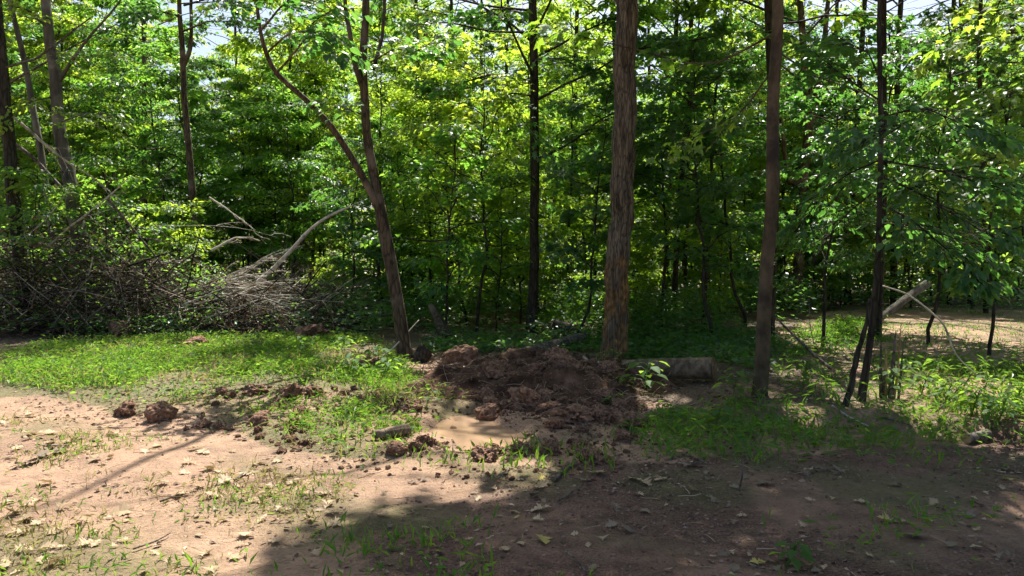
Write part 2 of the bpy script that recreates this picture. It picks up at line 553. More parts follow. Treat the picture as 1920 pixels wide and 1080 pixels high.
def water_mat():
    m, nt, out = new_mat('muddy_water')
    geo = N(nt, 'ShaderNodeNewGeometry')
    n = N(nt, 'ShaderNodeTexNoise')
    n.inputs['Scale'].default_value, n.inputs['Detail'].default_value = 2.0, 3
    nt.links.new(geo.outputs['Position'], n.inputs['Vector'])
    c = ramp(nt, n.outputs[0], [(.3, (.30, .19, .115)), (.7, (.38, .255, .165))]).outputs[0]
    pr = N(nt, 'ShaderNodeBsdfPrincipled')
    nt.links.new(c, pr.inputs['Base Color'])
    pr.inputs['Roughness'].default_value = .06
    pr.inputs['IOR'].default_value = 1.33
    n2 = N(nt, 'ShaderNodeTexNoise')
    n2.inputs['Scale'].default_value = 9
    nt.links.new(geo.outputs['Position'], n2.inputs['Vector'])
    b = N(nt, 'ShaderNodeBump')
    b.inputs['Strength'].default_value, b.inputs['Distance'].default_value = .06, .01
    nt.links.new(n2.outputs[0], b.inputs['Height'])
    nt.links.new(b.outputs[0], pr.inputs['Normal'])
    nt.links.new(pr.outputs[0], out.inputs[0])
    return m


M['water'] = water_mat()

# ------------------------------------------------------------------ ground
GP = lambda *pts: np.array([G0(*p) for p in pts])
GRASS_BANK = GP((-260, 705), (0, 690), (70, 662), (300, 645), (520, 640), (650, 632), (770, 690), (810, 765), (770, 850), (640, 858), (500, 815), (390, 785), (200, 768), (70, 740), (-260, 760))
CRUMB_SHADE = GP((690, 960), (900, 880), (1180, 850), (1500, 860), (1950, 800), (2300, 900), (2300, 1300), (700, 1300))  # crumbly soil of the shaded foreground; part of the shade is in its colour
FLOOR = GP((1150, 742), (1240, 750), (1400, 775), (1640, 795), (1650, 735), (1500, 705), (1450, 640), (1300, 620), (1150, 640))
CLEARING = GP((1440, 790), (1450, 640), (1560, 592), (1960, 585), (2600, 600), (2600, 830), (1960, 850))


BARE_ = [(G0(px, py), r) for px, py, r in [(310, 784, .8), (520, 760, .8), (760, 800, .8), (600, 760, .6)]]


def ground():
    def line(segs):
        out = []
        for a, b, st in segs:
            out.append(np.arange(a, b, st))
        return np.concatenate(out)
    xs = line([(-900, -200, 100), (-200, -60, 20), (-60, -16, 2.0), (-16, -7, .25), (-7, 7, .06), (7, 16, .25), (16, 60, 2.0), (60, 200, 20), (200, 901, 100)])
    ys = line([(-60, -6, 6), (-6, 2.6, .4), (2.6, 12.5, .06), (12.5, 22, .2), (22, 60, 1.5), (60, 200, 14), (200, 1301, 110)])
    X, Y = np.meshgrid(xs, ys)
    Z = height(X, Y)
    ny, nx = X.shape
    i = np.arange(ny - 1)[:, None] * nx + np.arange(nx - 1)[None]
    F = np.stack([i, i + 1, i + 1 + nx, i + nx], -1).reshape(-1, 4)
    a = Acc()
    a.add(np.stack([X, Y, Z], -1), F)
    o = a.obj('ground', M['ground'])
    tag(o, kind='structure')
    x, y = X.ravel(), Y.ravel()
    jx, jy = x + .9 * (fbm(x * .9, y * .9, seed=21) - .5), y + .9 * (fbm(x * .9, y * .9, seed=22) - .5)
    c = np.zeros((len(x), 4), np.float32)
    c[:, 3] = 1
    clear = inpoly(jx, jy, CLEARING)
    c[:, 0] = np.clip(np.maximum(sstep(11.5, 15, jy) * (~clear) * .95, inpoly(jx, jy, FLOOR) * .9), 0, 1)
    c[:, 1] = np.clip(inpoly(jx, jy, CRUMB_SHADE) * (.55 + .45 * sstep(.25, .55, fbm(x * .8, y * .8, seed=23))), 0, 1)
    bank = inpoly(jx, jy, GRASS_BANK) * 1.0
    for cc, rad in BARE_:
        bank = bank * sstep(.3, 1.0, np.sqrt((x - cc[0]) ** 2 + .45 * (y - cc[1]) ** 2) / rad)
    spots = sstep(.46, .66, fbm(x * 1.4, y * 1.4, seed=31)) * (y < 12) * .6 * (1 - track(x, y))
    c[:, 2] = np.clip(np.maximum(np.maximum(bank * .75, spots), clear * sstep(.48, .62, fbm(x * .7, y * .7, seed=24)) * .4), 0, 1)
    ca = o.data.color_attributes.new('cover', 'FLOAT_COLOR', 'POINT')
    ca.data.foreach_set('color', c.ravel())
    return o


ground()


def puddle():
    n = 90
    xs = np.linspace(-1.9, 1.1, n)
    ys = np.linspace(6.0, 9.6, n)
    X, Y = np.meshgrid(xs, ys)
    a = Acc()
    keep = puddle_r(X, Y) < 1.12
    i = np.arange(n - 1)[:, None] * n + np.arange(n - 1)[None]
    F = np.stack([i, i + 1, i + 1 + n, i + n], -1).reshape(-1, 4)
    F = F[keep.ravel()[F].any(1)]
    lvl = float(height(PUD[0], PUD[1])) + 0.044
    V = np.stack([X, Y, np.full_like(X, lvl)], -1).reshape(-1, 3)
    used = np.unique(F)
    mp = np.full(len(V), -1)
    mp[used] = np.arange(len(used))
    a.add(V[used], mp[F])
    o = a.obj('puddle', M['water'])
    tag(o, 'shallow puddle of muddy orange water beside the turned earth', 'puddle', kind='structure')
    return lvl


PUD_Z = puddle()


# ------------------------------------------------------------------ canopy gaps, cut so the sun reaches chosen spots
LIT_A = GP((-900, 700), (-100, 690), (120, 694), (300, 712), (430, 722), (560, 700), (700, 692), (800, 712), (850, 722), (905, 752), (880, 800), (960, 800), (985, 812), (900, 850), (935, 872),
           (840, 902), (700, 932), (630, 985), (565, 1028), (505, 1100), (440, 1250), (-2500, 1250))
LIT_A[:, 1] = np.where(LIT_A[:, 1] < 3.6, 1.5, LIT_A[:, 1])
K = 1 / math.tan(SUN_EL)
HX, HY = math.sin(SUN_AZ) * K, math.cos(SUN_AZ) * K


_rg = np.random.default_rng(404)


def proj(p):
    p = np.asarray(p, float)
    return np.stack([p[..., 0] - p[..., 2] * HX, p[..., 1] - p[..., 2] * HY], -1)


GAPZ_ = []
GAPS = []      # (centre on the ground along the sun's direction, radius)
for px, py, d, r in [(770, 290, 15, .8), (850, 140, 15.5, 1.1), (930, 200, 15.5, .9), (800, 200, 15, 1.0), (890, 290, 15.5, .7), (1020, 60, 8.2, .5), (1040, 30, 8.2, .4),
                     (1590, 90, 11, .8), (1660, 60, 11, .7), (1530, 60, 12, .6), (1830, 70, 9, .8), (1890, 40, 9, .7), (1560, 440, 12.5, .6), (1600, 420, 12.5, .5), (1500, 460, 13, .5),
                     (455, 560, 16.8, 1.3), (540, 500, 16.8, 1.2), (360, 520, 16.8, .9), (600, 420, 18, 1.2), (250, 420, 18, .9), (120, 470, 17, .8), (300, 250, 23, 2.2), (460, 300, 24, 2.4), (560, 350, 23, 2.0), (230, 160, 25, 2.4), (420, 180, 26, 2.4), (640, 300, 25, 2), (60, 120, 22, 2),
                     (640, 180, 24, 1.6), (1010, 420, 24, 1.2), (930, 400, 24, .9), (860, 380, 22, .8), (780, 470, 21, .6), (1100, 480, 22, .7), (1290, 380, 22, 1.4), (1340, 300, 24, 1.8), (1380, 480, 19, 1.1), (1250, 480, 20, 1.0), (1320, 540, 18, .9), (1400, 360, 20, 1.2), (1080, 380, 24, 1.4), (1220, 300, 24, 1.4), (900, 500, 20, .8), (1720, 260, 24, 1.4), (1800, 330, 22, .9),
                     (1400, 430, 14, .4), (1330, 120, 17, .9), (1360, 60, 17, .9), (1880, 260, 26, 3.0), (1900, 150, 24, 2), (1210, 690, 9.4, .45), (1240, 420, 30, 2.6), (1560, 290, 30, 2.0)]:
    GAPS.append((proj(P(px, py, d)), r * 1.25))
    GAPZ_.append(P(px, py, d)[2])
for px, py, r in [(1480, 650, .8), (1540, 668, .9), (1600, 645, .9), (1720, 610, 1.3), (1780, 640, 1.2), (1860, 650, 1.3), (1930, 640, 1.4), (1900, 690, 1.2), (1500, 660, .55), (1560, 655, .5), (1620, 700, .6), (1700, 720, 1.0), (1760, 745, 1.0), (1830, 770, .9), (1900, 760, 1.0), (1530, 735, .4), (1590, 745, .4), (1500, 715, .5), (1800, 655, .9), (1880, 672, .8), (1730, 640, .6), (1900, 625, 1.2),
                  (1850, 600, 1.0), (1905, 900, .28), (1915, 950, .3), (1880, 985, .18), (1760, 950, .07), (760, 945, .16), (835, 925, .10), (1125, 960, .12), (700, 985, .1), (1070, 592, .9), (860, 612, .8),
                  (930, 600, .7), (1110, 600, .6), (1230, 612, .8), (620, 590, .9), (1520, 800, .3), (1600, 770, .4), (1450, 770, .2)]:
    GAPS.append((np.asarray(G0(px, py)), r * (1.35 if px > 1440 and py < 700 else 1)))
    GAPZ_.append(0.0)


for _ in range(46):
    _y = _rg.uniform(16, 31)
    GAPS.append((np.array([_y * _rg.uniform(-.5, .5), _y]), _rg.uniform(.45, 1.0)))
    GAPZ_.append(0.0)
GAPZ = GAPZ_


def spray_keep(p):
    q = proj(p)
    k = np.ones(len(p), bool)
    for (c, r), z in zip(GAPS, GAPZ):
        k &= ~((((q - c) ** 2).sum(1) < (r * 1.1) ** 2) & (p[:, 2] > z + 1.3))
    return k


def keep(p):
    """which leaves high in the trees exist: clumpy crowns, cut open over the track and on the left to let sun in"""
    q = proj(p)
    jx = q[:, 0] + .9 * (fbm(q[:, 0] * 1.1, q[:, 1] * 1.1, seed=41, o=3) - .5)
    jy = q[:, 1] + .9 * (fbm(q[:, 0] * 1.1, q[:, 1] * 1.1, seed=42, o=3) - .5)
    k = ~inpoly(jx, jy, LIT_A)
    for c, r in GAPS:
        k &= ((jx - c[0]) ** 2 + (jy - c[1]) ** 2) > r * r
    clump = .5 * fbm(q[:, 0] * .5, q[:, 1] * .5, seed=43, o=2) + .5 * fbm(q[:, 0] * 1.7, q[:, 1] * 1.7, seed=44, o=2)
    openleft = sstep(-1.0, -3.5, q[:, 0] + .20 * (q[:, 1] - 12)) * sstep(14, 17, q[:, 1])
    openright = .25 * sstep(.38, .56, q[:, 0] / np.maximum(q[:, 1], 1)) * sstep(14, 20, q[:, 1])
    deep = .45 * sstep(22, 30, q[:, 1])
    thr = .20 + .25 * sstep(13, 17, q[:, 1]) + .11 * np.maximum(np.maximum(openleft, openright), deep)
    k &= clump > thr
    return k


# ------------------------------------------------------------------ trees
def branch_set(r, start, az, length, el, droop, m=7, wob=.10):
    """curved branches: start (N,3), az, length, el (N,) -> (N,m,3)"""
    n = len(start)
    t = np.linspace(0, 1, m)[None, :, None]
    h = np.stack([np.cos(az), np.sin(az), np.zeros(n)], -1)
    L = length[:, None, None]
    pts = start[:, None, :] + L * t * (np.cos(el)[:, None, None] * h[:, None]) + L * np.array([0, 0, 1.0]) * (np.sin(el)[:, None, None] * t - droop * t ** 2)
    w = np.cumsum(r.normal(0, 1, (n, m, 3)), 1) * (wob * L / m)
    w[:, 0] = 0
    return pts + w


def twig_set(r, B, k, frac=.4, lo=.2, m=4, lift=.05):
    """side twigs on branches B (N,M,3): k each, in the branch's own near-horizontal plane"""
    n, mm, _ = B.shape
    t = np.sort(r.uniform(lo, 1, (n, k)), 1)
    f = t * (mm - 1)
    i = np.minimum(f.astype(int), mm - 2)
    u = (f - i)[..., None]
    ar = np.arange(n)[:, None]
    st = B[ar, i] * (1 - u) + B[ar, i + 1] * u
    dr = unit(B[ar, i + 1] - B[ar, i])
    sgn = np.where((np.arange(k)[None] + r.integers(0, 2, (n, 1))) % 2 == 0, 1, -1)
    ang = sgn * r.uniform(R(30), R(70), (n, k)) * np.clip(1.15 - t, .25, 1)
    ca, sa = np.cos(ang), np.sin(ang)
    d = np.stack([dr[..., 0] * ca - dr[..., 1] * sa, dr[..., 0] * sa + dr[..., 1] * ca, dr[..., 2] * .6 + r.normal(lift, .16, (n, k))], -1)
    blen = np.linalg.norm(B[:, -1] - B[:, 0], axis=-1)[:, None]
    ln = (blen * frac * (1.25 - t) * r.uniform(.6, 1.2, (n, k)))[..., None, None]
    s = np.linspace(0, 1, m)[None, None, :, None]
    pts = st[:, :, None, :] + ln * s * unit(d)[:, :, None, :] - ln * np.array([0, 0, .22]) * s ** 2
    w = np.cumsum(r.normal(0, 1, pts.shape), 2) * (.05 * ln)
    w[:, :, 0] = 0
    return (pts + w).reshape(n * k, m, 3)


def leaf_points(r, T, per, spread, tilt=.42, droop=.25):
    """leaves on twigs T (N,m,3)"""
    n, m, _ = T.shape
    t = r.uniform(.12, 1.0, (n, per))
    f = t * (m - 1)
    i = np.minimum(f.astype(int), m - 2)
    u = (f - i)[..., None]
    ar = np.arange(n)[:, None]
    p = T[ar, i] * (1 - u) + T[ar, i + 1] * u
    d = unit(T[ar, i + 1] - T[ar, i])
    side = unit(np.cross(d, np.array([0, 0, 1.0])))
    s = r.normal(0, 1, (n, per, 1))
    p = p + side * s * spread + d * r.uniform(-.3, .6, (n, per, 1)) * spread + np.array([0, 0, 1.0]) * r.normal(0, .25, (n, per, 1)) * spread
    ax = d * r.uniform(.3, 1.0, (n, per, 1)) + side * np.sign(s) * r.uniform(.2, 1.0, (n, per, 1)) - np.array([0, 0, droop]) * r.uniform(0, 2.2, (n, per, 1))
    nor = np.array([0, 0, 1.0]) + r.normal(0, tilt, (n, per, 3))
    return p.reshape(-1, 3), ax.reshape(-1, 3), nor.reshape(-1, 3)


def path_at(path, z):
    path = np.asarray(path)
    return np.stack([np.interp(z, path[:, 2], path[:, k]) for k in range(3)], -1)


def resample(path, rad, n):
    path, rad = np.asarray(path, float), np.asarray(rad, float)
    s = np.concatenate([[0], np.cumsum(np.linalg.norm(np.diff(path, axis=0), axis=1))])
    # smooth through a Catmull-like cubic by dense averaging
    t = np.linspace(0, s[-1], n)
    q = np.stack([np.interp(t, s, path[:, k]) for k in range(3)], -1)
    rr = np.interp(t, s, rad)
    for _ in range(max(2, n // 14)):
        q[1:-1] = .25 * q[:-2] + .5 * q[1:-1] + .25 * q[2:]
    return q, rr


def wobble(q, amp, seed, rad=None):
    s = np.linspace(0, len(q) * .35, len(q))
    for k in range(2):
        q[:, k] += amp * 2 * (fbm(s * .6, s * 0 + 7.7 * k, seed=seed + k, o=3) - .5) * np.minimum(1, np.arange(len(q)) / 4.0)
    return q


def bark_tube(acc, q, rr, sides, ridge, seed, freq=5.0, flare=0.0, swell_amp=.10):
    """a trunk with real ridges and swellings"""
    n = len(q)
    T = unit(np.gradient(q, axis=0))
    ref = np.array([1.0, 0, 0]) if abs(T[0][2]) > .6 else np.array([0, 0, 1.0])
    Nn = unit(np.cross(T, ref))
    B = np.cross(T, Nn)
    a = np.arange(sides) * 2 * math.pi / sides
    ca, sa = np.cos(a), np.sin(a)
    s = np.concatenate([[0], np.cumsum(np.linalg.norm(np.diff(q, axis=0), axis=1))])
    A, S = np.meshgrid(np.arange(sides), s)
    cx, sy = np.cos(A * 2 * math.pi / sides), np.sin(A * 2 * math.pi / sides)
    rid = fbm(cx * freq + 20, sy * freq + 20, S * 1.3, seed=seed, o=3)
    rid = .3 - np.abs(rid - .5) * 4
    swell = fbm(cx * 1.2 + 9, sy * 1.2 + 9, S * .7, seed=seed + 9, o=2) - .5
    rad = rr[:, None] * (.97 + ridge * rid + swell_amp * swell)
    if flare:
        lob = .35 + .65 * np.maximum(0, np.sin(A * 2 * math.pi / sides * 5 + seed + 1.5 * np.sin(A * 2 * math.pi / sides)))
        rad = rad * (1 + flare * lob * np.exp(-S / .28))
    V = q[:, None, :] + rad[..., None] * (ca[None, :, None] * Nn[:, None, :] + sa[None, :, None] * B[:, None, :])
    m, k = np.meshgrid(np.arange(n - 1), np.arange(sides), indexing='ij')
    i0, i1 = m * sides + k, m * sides + (k + 1) % sides
    acc.add(V, np.stack([i0, i1, i1 + sides, i0 + sides], -1).reshape(-1, 4), (np.arange(sides) + (n - 1) * sides)[None])


def tall_tree(name, label, path, rad, bark, H, crown, group=None, seed=1, ridge=.05, sides=20, freq=3.0, flare=.5, limbs=(), tmpl='quad', leafmat='canopy', sprays=(), cat='tree', lean=(0, 0), nring=70, swell=.09):
    """path: world points from the foot up through the frame; goes on to height H. crown: z0, z1, reach, n branches, twigs, leaves, size"""
    r = np.random.default_rng(seed * 77 + 5)
    path = [np.asarray(p, float) for p in path]
    rad = list(rad)
    top = path[-1]
    d = unit(path[-1] - path[-2])
    nxt = 3
    for k in range(1, nxt + 1):
        z = top[2] + (H - top[2]) * k / nxt
        f = (z - top[2])
        path.append(np.array([top[0] + d[0] * f * .5 + r.normal(0, .12) + lean[0] * f, top[1] + d[1] * f * .5 + r.normal(0, .12) + lean[1] * f, z]))
        rad.append(max(.02, rad[-1] * (1 - .27 * k)))
    root = thing(name, label, cat, path[0], group)
    base = path[0].copy()
    path[0] = path[0] - np.array([0, 0, .12])
    q, rr = resample(path, rad, nring)
    q = wobble(q, rr[0] * .35, seed)
    a = Acc()
    bark_tube(a, q - base, rr, sides, ridge, seed, freq, flare, swell)
    a.obj('trunk', M[bark], root)
    wood = Acc()
    LP = Acc()
    for lp, lr in limbs:
        lq, lrr = resample(lp, lr, 26)
        lq = wobble(lq, lrr[0] * .5, seed + 3)
        b = Acc()
        bark_tube(b, lq - base, lrr, 12, ridge, seed + 5, freq)
        b.obj('limb', M[bark], root)
    leafpos = []
    if crown:
        z0, z1, reach, nb, ntw, per, size = crown
        zs = z0 + (z1 - z0) * (np.arange(nb) + r.uniform(0, 1, nb)) / nb
        st = path_at(q, zs)
        az = np.arange(nb) * 2.399963 + r.uniform(-.5, .5, nb)
        u = (zs - z0) / (z1 - z0 + 1e-6)
        ln = reach * (.55 + .75 * np.sin(np.pi * np.clip(u * .9 + .15, 0, 1))) * r.uniform(.7, 1.15, nb)
        B = branch_set(r, st, az, ln, r.uniform(R(10), R(45), nb), .22)
        T = twig_set(r, B, ntw)
        p, ax, no = leaf_points(r, T, per, .22)
        ok = keep(p)
        p, ax, no = p[ok], ax[ok], no[ok]
        T = T[keep(T[:, 2])]
        br = np.interp(zs, q[:, 2], rr) * .34
        tubes(wood, B - base, br[:, None] * np.linspace(1, .18, 7)[None], 5)
        tubes(wood, T - base, np.full(T.shape[:2], .008) * np.linspace(1.3, .4, 4)[None], 3)
        leaves(LP, p - base, ax, no, size * r.uniform(.7, 1.25, len(p)), tmpl)
    for pts, r0, ntw, frac, per, size, tm, spread in sprays:
        bq, brr = resample(pts, np.linspace(r0, r0 * .25, len(pts)), 14)
        bq = wobble(bq, .05, seed + 11)
        w2, L2 = Acc(), Acc()
        tubes(w2, bq - base, brr, 6)
        T = twig_set(r, bq[None], ntw, frac)
        tubes(w2, T - base, np.full(T.shape[:2], .005) * np.linspace(1.3, .5, 4)[None], 3)
        p, ax, no = leaf_points(r, T, per, spread)
        ok = spray_keep(p)
        p, ax, no = p[ok], ax[ok], no[ok]
        leaves(L2, p - base, ax, no, size * r.uniform(.65, 1.2, len(p)), tm)
        bo = w2.obj('bough', M[bark], root)
        L2.obj('foliage', M[leafmat], bo, smooth=False)
    if wood.n:
        wood.obj('branches', M[bark], root)
    if LP.n:
        LP.obj('crown', M[leafmat], root, smooth=False)
    return root


def px_path(px_list, d, foot=None):
    """trunk points: the first stands on the ground"""
    f = G(*px_list[0])
    if d is None:
        d = f[1]
    dd = d if hasattr(d, '__len__') else [d] * len(px_list)
    return [np.array([*P(px, py, k)]) if i else f for i, ((px, py), k) in enumerate(zip(px_list, dd))]


def wpx(w, d):
    return .43 * w * d / FPX


# --- the great oak
T1 = px_path([(1152, 676), (1160, 500), (1168, 300), (1172, 150), (1175, 0)], None)
D1 = T1[0][1]
oak = tall_tree('oak_tree', 'thick trunk with deeply furrowed bark and rotten orange wood at its foot', T1, [wpx(w, D1) for w in (52, 52, 50, 48, 46)], 'oak_bark', 21, (6.9, 20, 4.8, 46, 8, 40, .20),
                seed=1, ridge=.10, sides=110, freq=10, flare=.75, nring=240, swell=.035)
# --- slim smooth tree on the right, with the twig of big leaves that reaches across the picture
T2 = px_path([(1423, 742), (1433, 600), (1445, 400), (1452, 200), (1457, 0)], None)
D2 = T2[0][1]
tall_tree('slim_tree', 'slim straight tree with smooth brown bark to the right of the cut log', T2, [wpx(w, D2) for w in (34, 31, 28, 26, 24)], 'smooth_bark', 17, (6.2, 16.5, 4.0, 36, 8, 38, .19), seed=2,
          ridge=.015, sides=28, flare=.18,
          sprays=[([P(1456, 60, D2), P(1330, 130, 9.1), P(1220, 100, 8.8), P(1110, 75, 8.5), P(1010, 45, 8.2)], .014, 10, .16, 5, .17, 'maple', .10),
                  ([P(1456, 120, D2), P(1390, 210, 9.2), P(1310, 250, 8.9), P(1250, 300, 8.7)], .012, 12, .45, 6, .14, 'maple', .14)])

# --- forked brown tree left of the centre
T3 = px_path([(762, 676), (742, 560), (722, 430), (708, 360), (692, 260), (680, 140), (684, 0)], None)
D3 = T3[0][1]
fork = [P(722, 425, D3), P(696, 360, D3 - .1), P(664, 305, D3 - .2), P(612, 225, D3 - .4), P(560, 175, D3 - .6), P(515, 140, D3 - .7), P(486, 60, D3 - .8), P(470, -60, D3 - .9)]
tall_tree('forked_tree', 'brown forked tree with a slanting side limb, left of the picture centre', T3, [wpx(w, D3) for w in (32, 28, 30, 22, 19, 18, 16)], 'brown_bark', 19, (13, 19, 3.2, 22, 7, 22, .18), seed=3, leafmat='oakleaf',  # darker leaf colour stands in for foliage in silhouette
          ridge=.04, sides=32, freq=4, flare=.3, limbs=[(fork, [wpx(w, D3) for w in (19, 16, 15, 14, 12, 11, 8, 5)]), ([P(688, 190, D3), P(664, 120, D3 - .1), P(655, 60, D3 - .1), P(640, -40, D3)], [.05, .045, .04, .03]),
                                                        ([P(700, 130, D3), P(716, 70, D3 + .2), P(722, 0, D3 + .3), P(720, -60, D3 + .3)], [.035, .03, .028, .02])],
          sprays=[([P(515, 140, D3 - .7), P(560, 90, D3 - 1), P(590, 40, D3 - 1.2), P(640, 10, D3 - 1.4)], .02, 12, .45, 9, .17, 'ovate', .18),
                  ([P(500, 100, D3 - .7), P(540, 60, D3 - .9), P(600, 60, D3 - 1.2), P(640, 100, D3 - 1.5)], .02, 12, .5, 9, .17, 'ovate', .18),
                  ([P(486, 60, D3 - .8), P(520, 20, D3 - 1), P(560, -20, D3 - 1.2), P(620, -40, D3 - 1.3)], .02, 12, .5, 9, .17, 'ovate', .18),
                  ([P(690, 220, D3), P(640, 200, D3 - .5), P(590, 190, D3 - .9)], .015, 8, .5, 6, .16, 'ovate', .16),
                  ([P(690, 120, D3), P(740, 90, D3 - .5), P(790, 100, D3 - .9), P(830, 60, D3 - 1)], .015, 12, .5, 9, .16, 'maple', .2)])

# --- dark straight tree in the middle
T4 = px_path([(997, 626), (1000, 480), (1002, 300), (1000, 140), (1000, 0)], None)
D4 = T4[0][1]
tall_tree('dark_tree', 'dark straight trunk in the shade between the forked tree and the great trunk', T4, [wpx(w, D4) for w in (25, 21, 20, 19, 18)], 'dark_bark', 20, (5.2, 19, 4.8, 50, 8, 38, .18), seed=4, sides=20, leafmat='oakleaf',
          sprays=[([P(1003, 300, D4), P(1070, 270, D4 - .4), P(1140, 215, D4 - .8), P(1200, 200, D4 - 1)], .035, 14, .45, 10, .14, 'maple', .2),
                  ([P(1000, 60, D4), P(920, 60, D4 - .8), P(840, 40, D4 - 1.5), P(760, 50, D4 - 2)], .03, 18, .5, 11, .14, 'maple', .22),
                  ([P(1000, 20, D4), P(900, 10, D4 - .8), P(800, -20, D4 - 1.5), P(720, -10, D4 - 2)], .03, 18, .5, 11, .14, 'maple', .22),
                  ([P(1000, 110, D4), P(1060, 110, D4 - .8), P(1110, 140, D4 - 1.5)], .02, 14, .6, 10, .14, 'maple', .2),
                  ([P(1000, 180, D4), P(940, 170, D4 - .5), P(1060, 330, D4 - 1)], .02, 14, .5, 10, .14, 'maple', .2)])

# --- trees on the left, behind the brush pile
T6 = px_path([(165, 596), (150, 470), (128, 330), (106, 200), (94, 90), (88, 0)], [17.5] * 6)
T6[0] = np.array([P(165, 596, 17.5)[0], 17.5, float(height(P(165, 596, 17.5)[0], 17.5))])
tall_tree('grey_tree', 'grey trunk with peeling pale bark rising from behind the brush pile', T6, [wpx(w, 17.5) for w in (38, 33, 28, 25, 22, 20)], 'grey_bark', 18, (8.5, 18, 3.6, 26, 7, 20, .18), seed=6, sides=28, ridge=.05,
          limbs=[([P(106, 160, 17.5), P(150, 90, 17.2), P(190, 45, 17), P(260, -40, 16.8)], [.05, .035, .025, .018])],
          sprays=[([P(95, 60, 17.5), P(60, 20, 17), P(20, 10, 16.5)], .03, 12, .6, 8, .15, 'ovate', .2), ([P(110, 230, 17.5), P(170, 210, 16.9), P(230, 230, 16.4)], .02, 14, .6, 10, .14, 'ovate', .2),
                  ([P(105, 180, 17.5), P(60, 190, 16.9), P(10, 230, 16.4)], .02, 14, .6, 10, .14, 'ovate', .2), ([P(125, 320, 17.5), P(90, 330, 16.8), P(40, 350, 16.4)], .02, 14, .6, 9, .13, 'ovate', .2), ([P(96, 90, 17.5), P(150, 110, 16.8), P(210, 100, 16.4)], .02, 14, .6, 9, .14, 'ovate', .2)])
for lab, pts, d, ws, bk, sd, H in [
        ('slender grey trunk leaning left at the upper left corner, beside the peeling trunk', [(118, 600), (92, 400), (64, 200), (42, 100), (18, 0)], 18.3, (16, 15, 13, 12, 10), 'grey_bark', 7, 16),
        ('straight slender tree with a small fork, standing behind the middle of the brush pile', [(372, 600), (366, 430), (354, 300), (346, 200), (342, 110), (334, 0)], 20.0, (20, 16, 14, 13, 12, 9), 'brown_bark', 8, 15),
        ('dark trunk at the left edge, half hidden by the brush', [(48, 600), (34, 450), (20, 300), (8, 150), (-6, 0)], 16.5, (30, 28, 26, 24, 22), 'dark_bark', 9, 17)]:
    pp = [P(px, py, d) for px, py in pts]
    pp[0] = np.array([pp[0][0], d, float(height(pp[0][0], d))])
    tall_tree('slender_tree', lab, pp, [wpx(w, d) for w in ws], bk, H, (8.5, H - .5, 5.6 if sd == 8 else 3.6, 40 if sd == 8 else 24, 8, 34, .18), seed=sd, sides=16, flare=.25, leafmat='oakleaf' if sd == 8 else 'canopy',  # wide hidden crown added to shade the bank; darker leaves stand for shaded foliage
              limbs=[([P(343, 125, d), P(356, 100, d), P(360, 60, d), P(356, -20, d)], [.07, .06, .05, .04])] if sd == 8 else (),
              sprays=[([P(340, 60, d), P(390, 40, d - .5), P(440, 40, d - 1)], .03, 14, .6, 11, .18, 'ovate', .22), ([P(336, 30, d), P(290, 20, d - .5), P(240, 40, d - 1)], .03, 14, .6, 11, .18, 'ovate', .22),
                      ([P(345, 10, d), P(400, -5, d - .5), P(460, 15, d - 1)], .03, 14, .6, 10, .18, 'ovate', .22)] if sd == 8 else ())

# --- small tree on the right bank, leaning
T13 = px_path([(1612, 752), (1630, 650), (1641, 560), (1648, 430), (1654, 250), (1650, 100), (1648, 0)], None)
D13 = T13[0][1]
tall_tree('leaning_young_tree', 'young dark tree beside the splintered stump, with drooping dark leaves', T13, [wpx(w, D13) for w in (18, 15, 14, 12, 11, 10, 9)], 'dark_bark', 13, (5.4, 12.5, 3.4, 30, 8, 34, .17), seed=13, sides=14, flare=.3, leafmat='oakleaf',  # drooping leaves take the darker leaf colour in place of shade
          sprays=[([P(1650, 330, D13), P(1720, 360, D13 - .6), P(1800, 410, D13 - 1.1), P(1880, 450, D13 - 1.5)], .014, 24, .46, 11, .115, 'ovate', .17),
                  ([P(1650, 380, D13), P(1720, 420, D13 - .5), P(1790, 480, D13 - .9), P(1850, 540, D13 - 1.2)], .013, 24, .46, 11, .115, 'ovate', .17),
                  ([P(1650, 300, D13), P(1760, 320, D13 - .5), P(1860, 350, D13 - .9), P(1960, 390, D13 - 1.2)], .013, 24, .46, 11, .115, 'ovate', .17),
                  ([P(1648, 400, D13), P(1700, 430, D13 + .4), P(1760, 430, D13 + .8), P(1830, 470, D13 + 1)], .012, 22, .46, 11, .11, 'ovate', .17),
                  ([P(1650, 300, D13), P(1580, 330, D13 + .5), P(1530, 380, D13 + 1), P(1490, 440, D13 + 1.3)], .012, 22, .46, 10, .11, 'ovate', .17),
                  ([P(1650, 350, D13), P(1600, 390, D13 + .5), P(1560, 430, D13 + 1), P(1530, 490, D13 + 1.2)], .012, 20, .46, 10, .11, 'ovate', .16),
                  ([P(1652, 260, D13), P(1700, 230, D13 - .7), P(1640, 250, D13 - 1.1), P(1580, 290, D13 - 1.3)], .011, 20, .5, 10, .115, 'ovate', .18),
                  ([P(1652, 220, D13), P(1730, 200, D13 - .5), P(1800, 230, D13 - .8), P(1880, 270, D13 - 1.0)], .011, 22, .46, 10, .115, 'ovate', .18),
                  ([P(1652, 190, D13), P(1590, 150, D13 + .4), P(1530, 100, D13 + .8), P(1480, 60, D13 + 1)], .012, 12, .4, 6, .16, 'maple', .15),
                  ([P(1650, 150, D13), P(1630, 100, D13 - .5), P(1590, 80, D13 + .9), P(1560, 60, D13 + 1.2)], .012, 12, .5, 6, .16, 'maple', .15)])
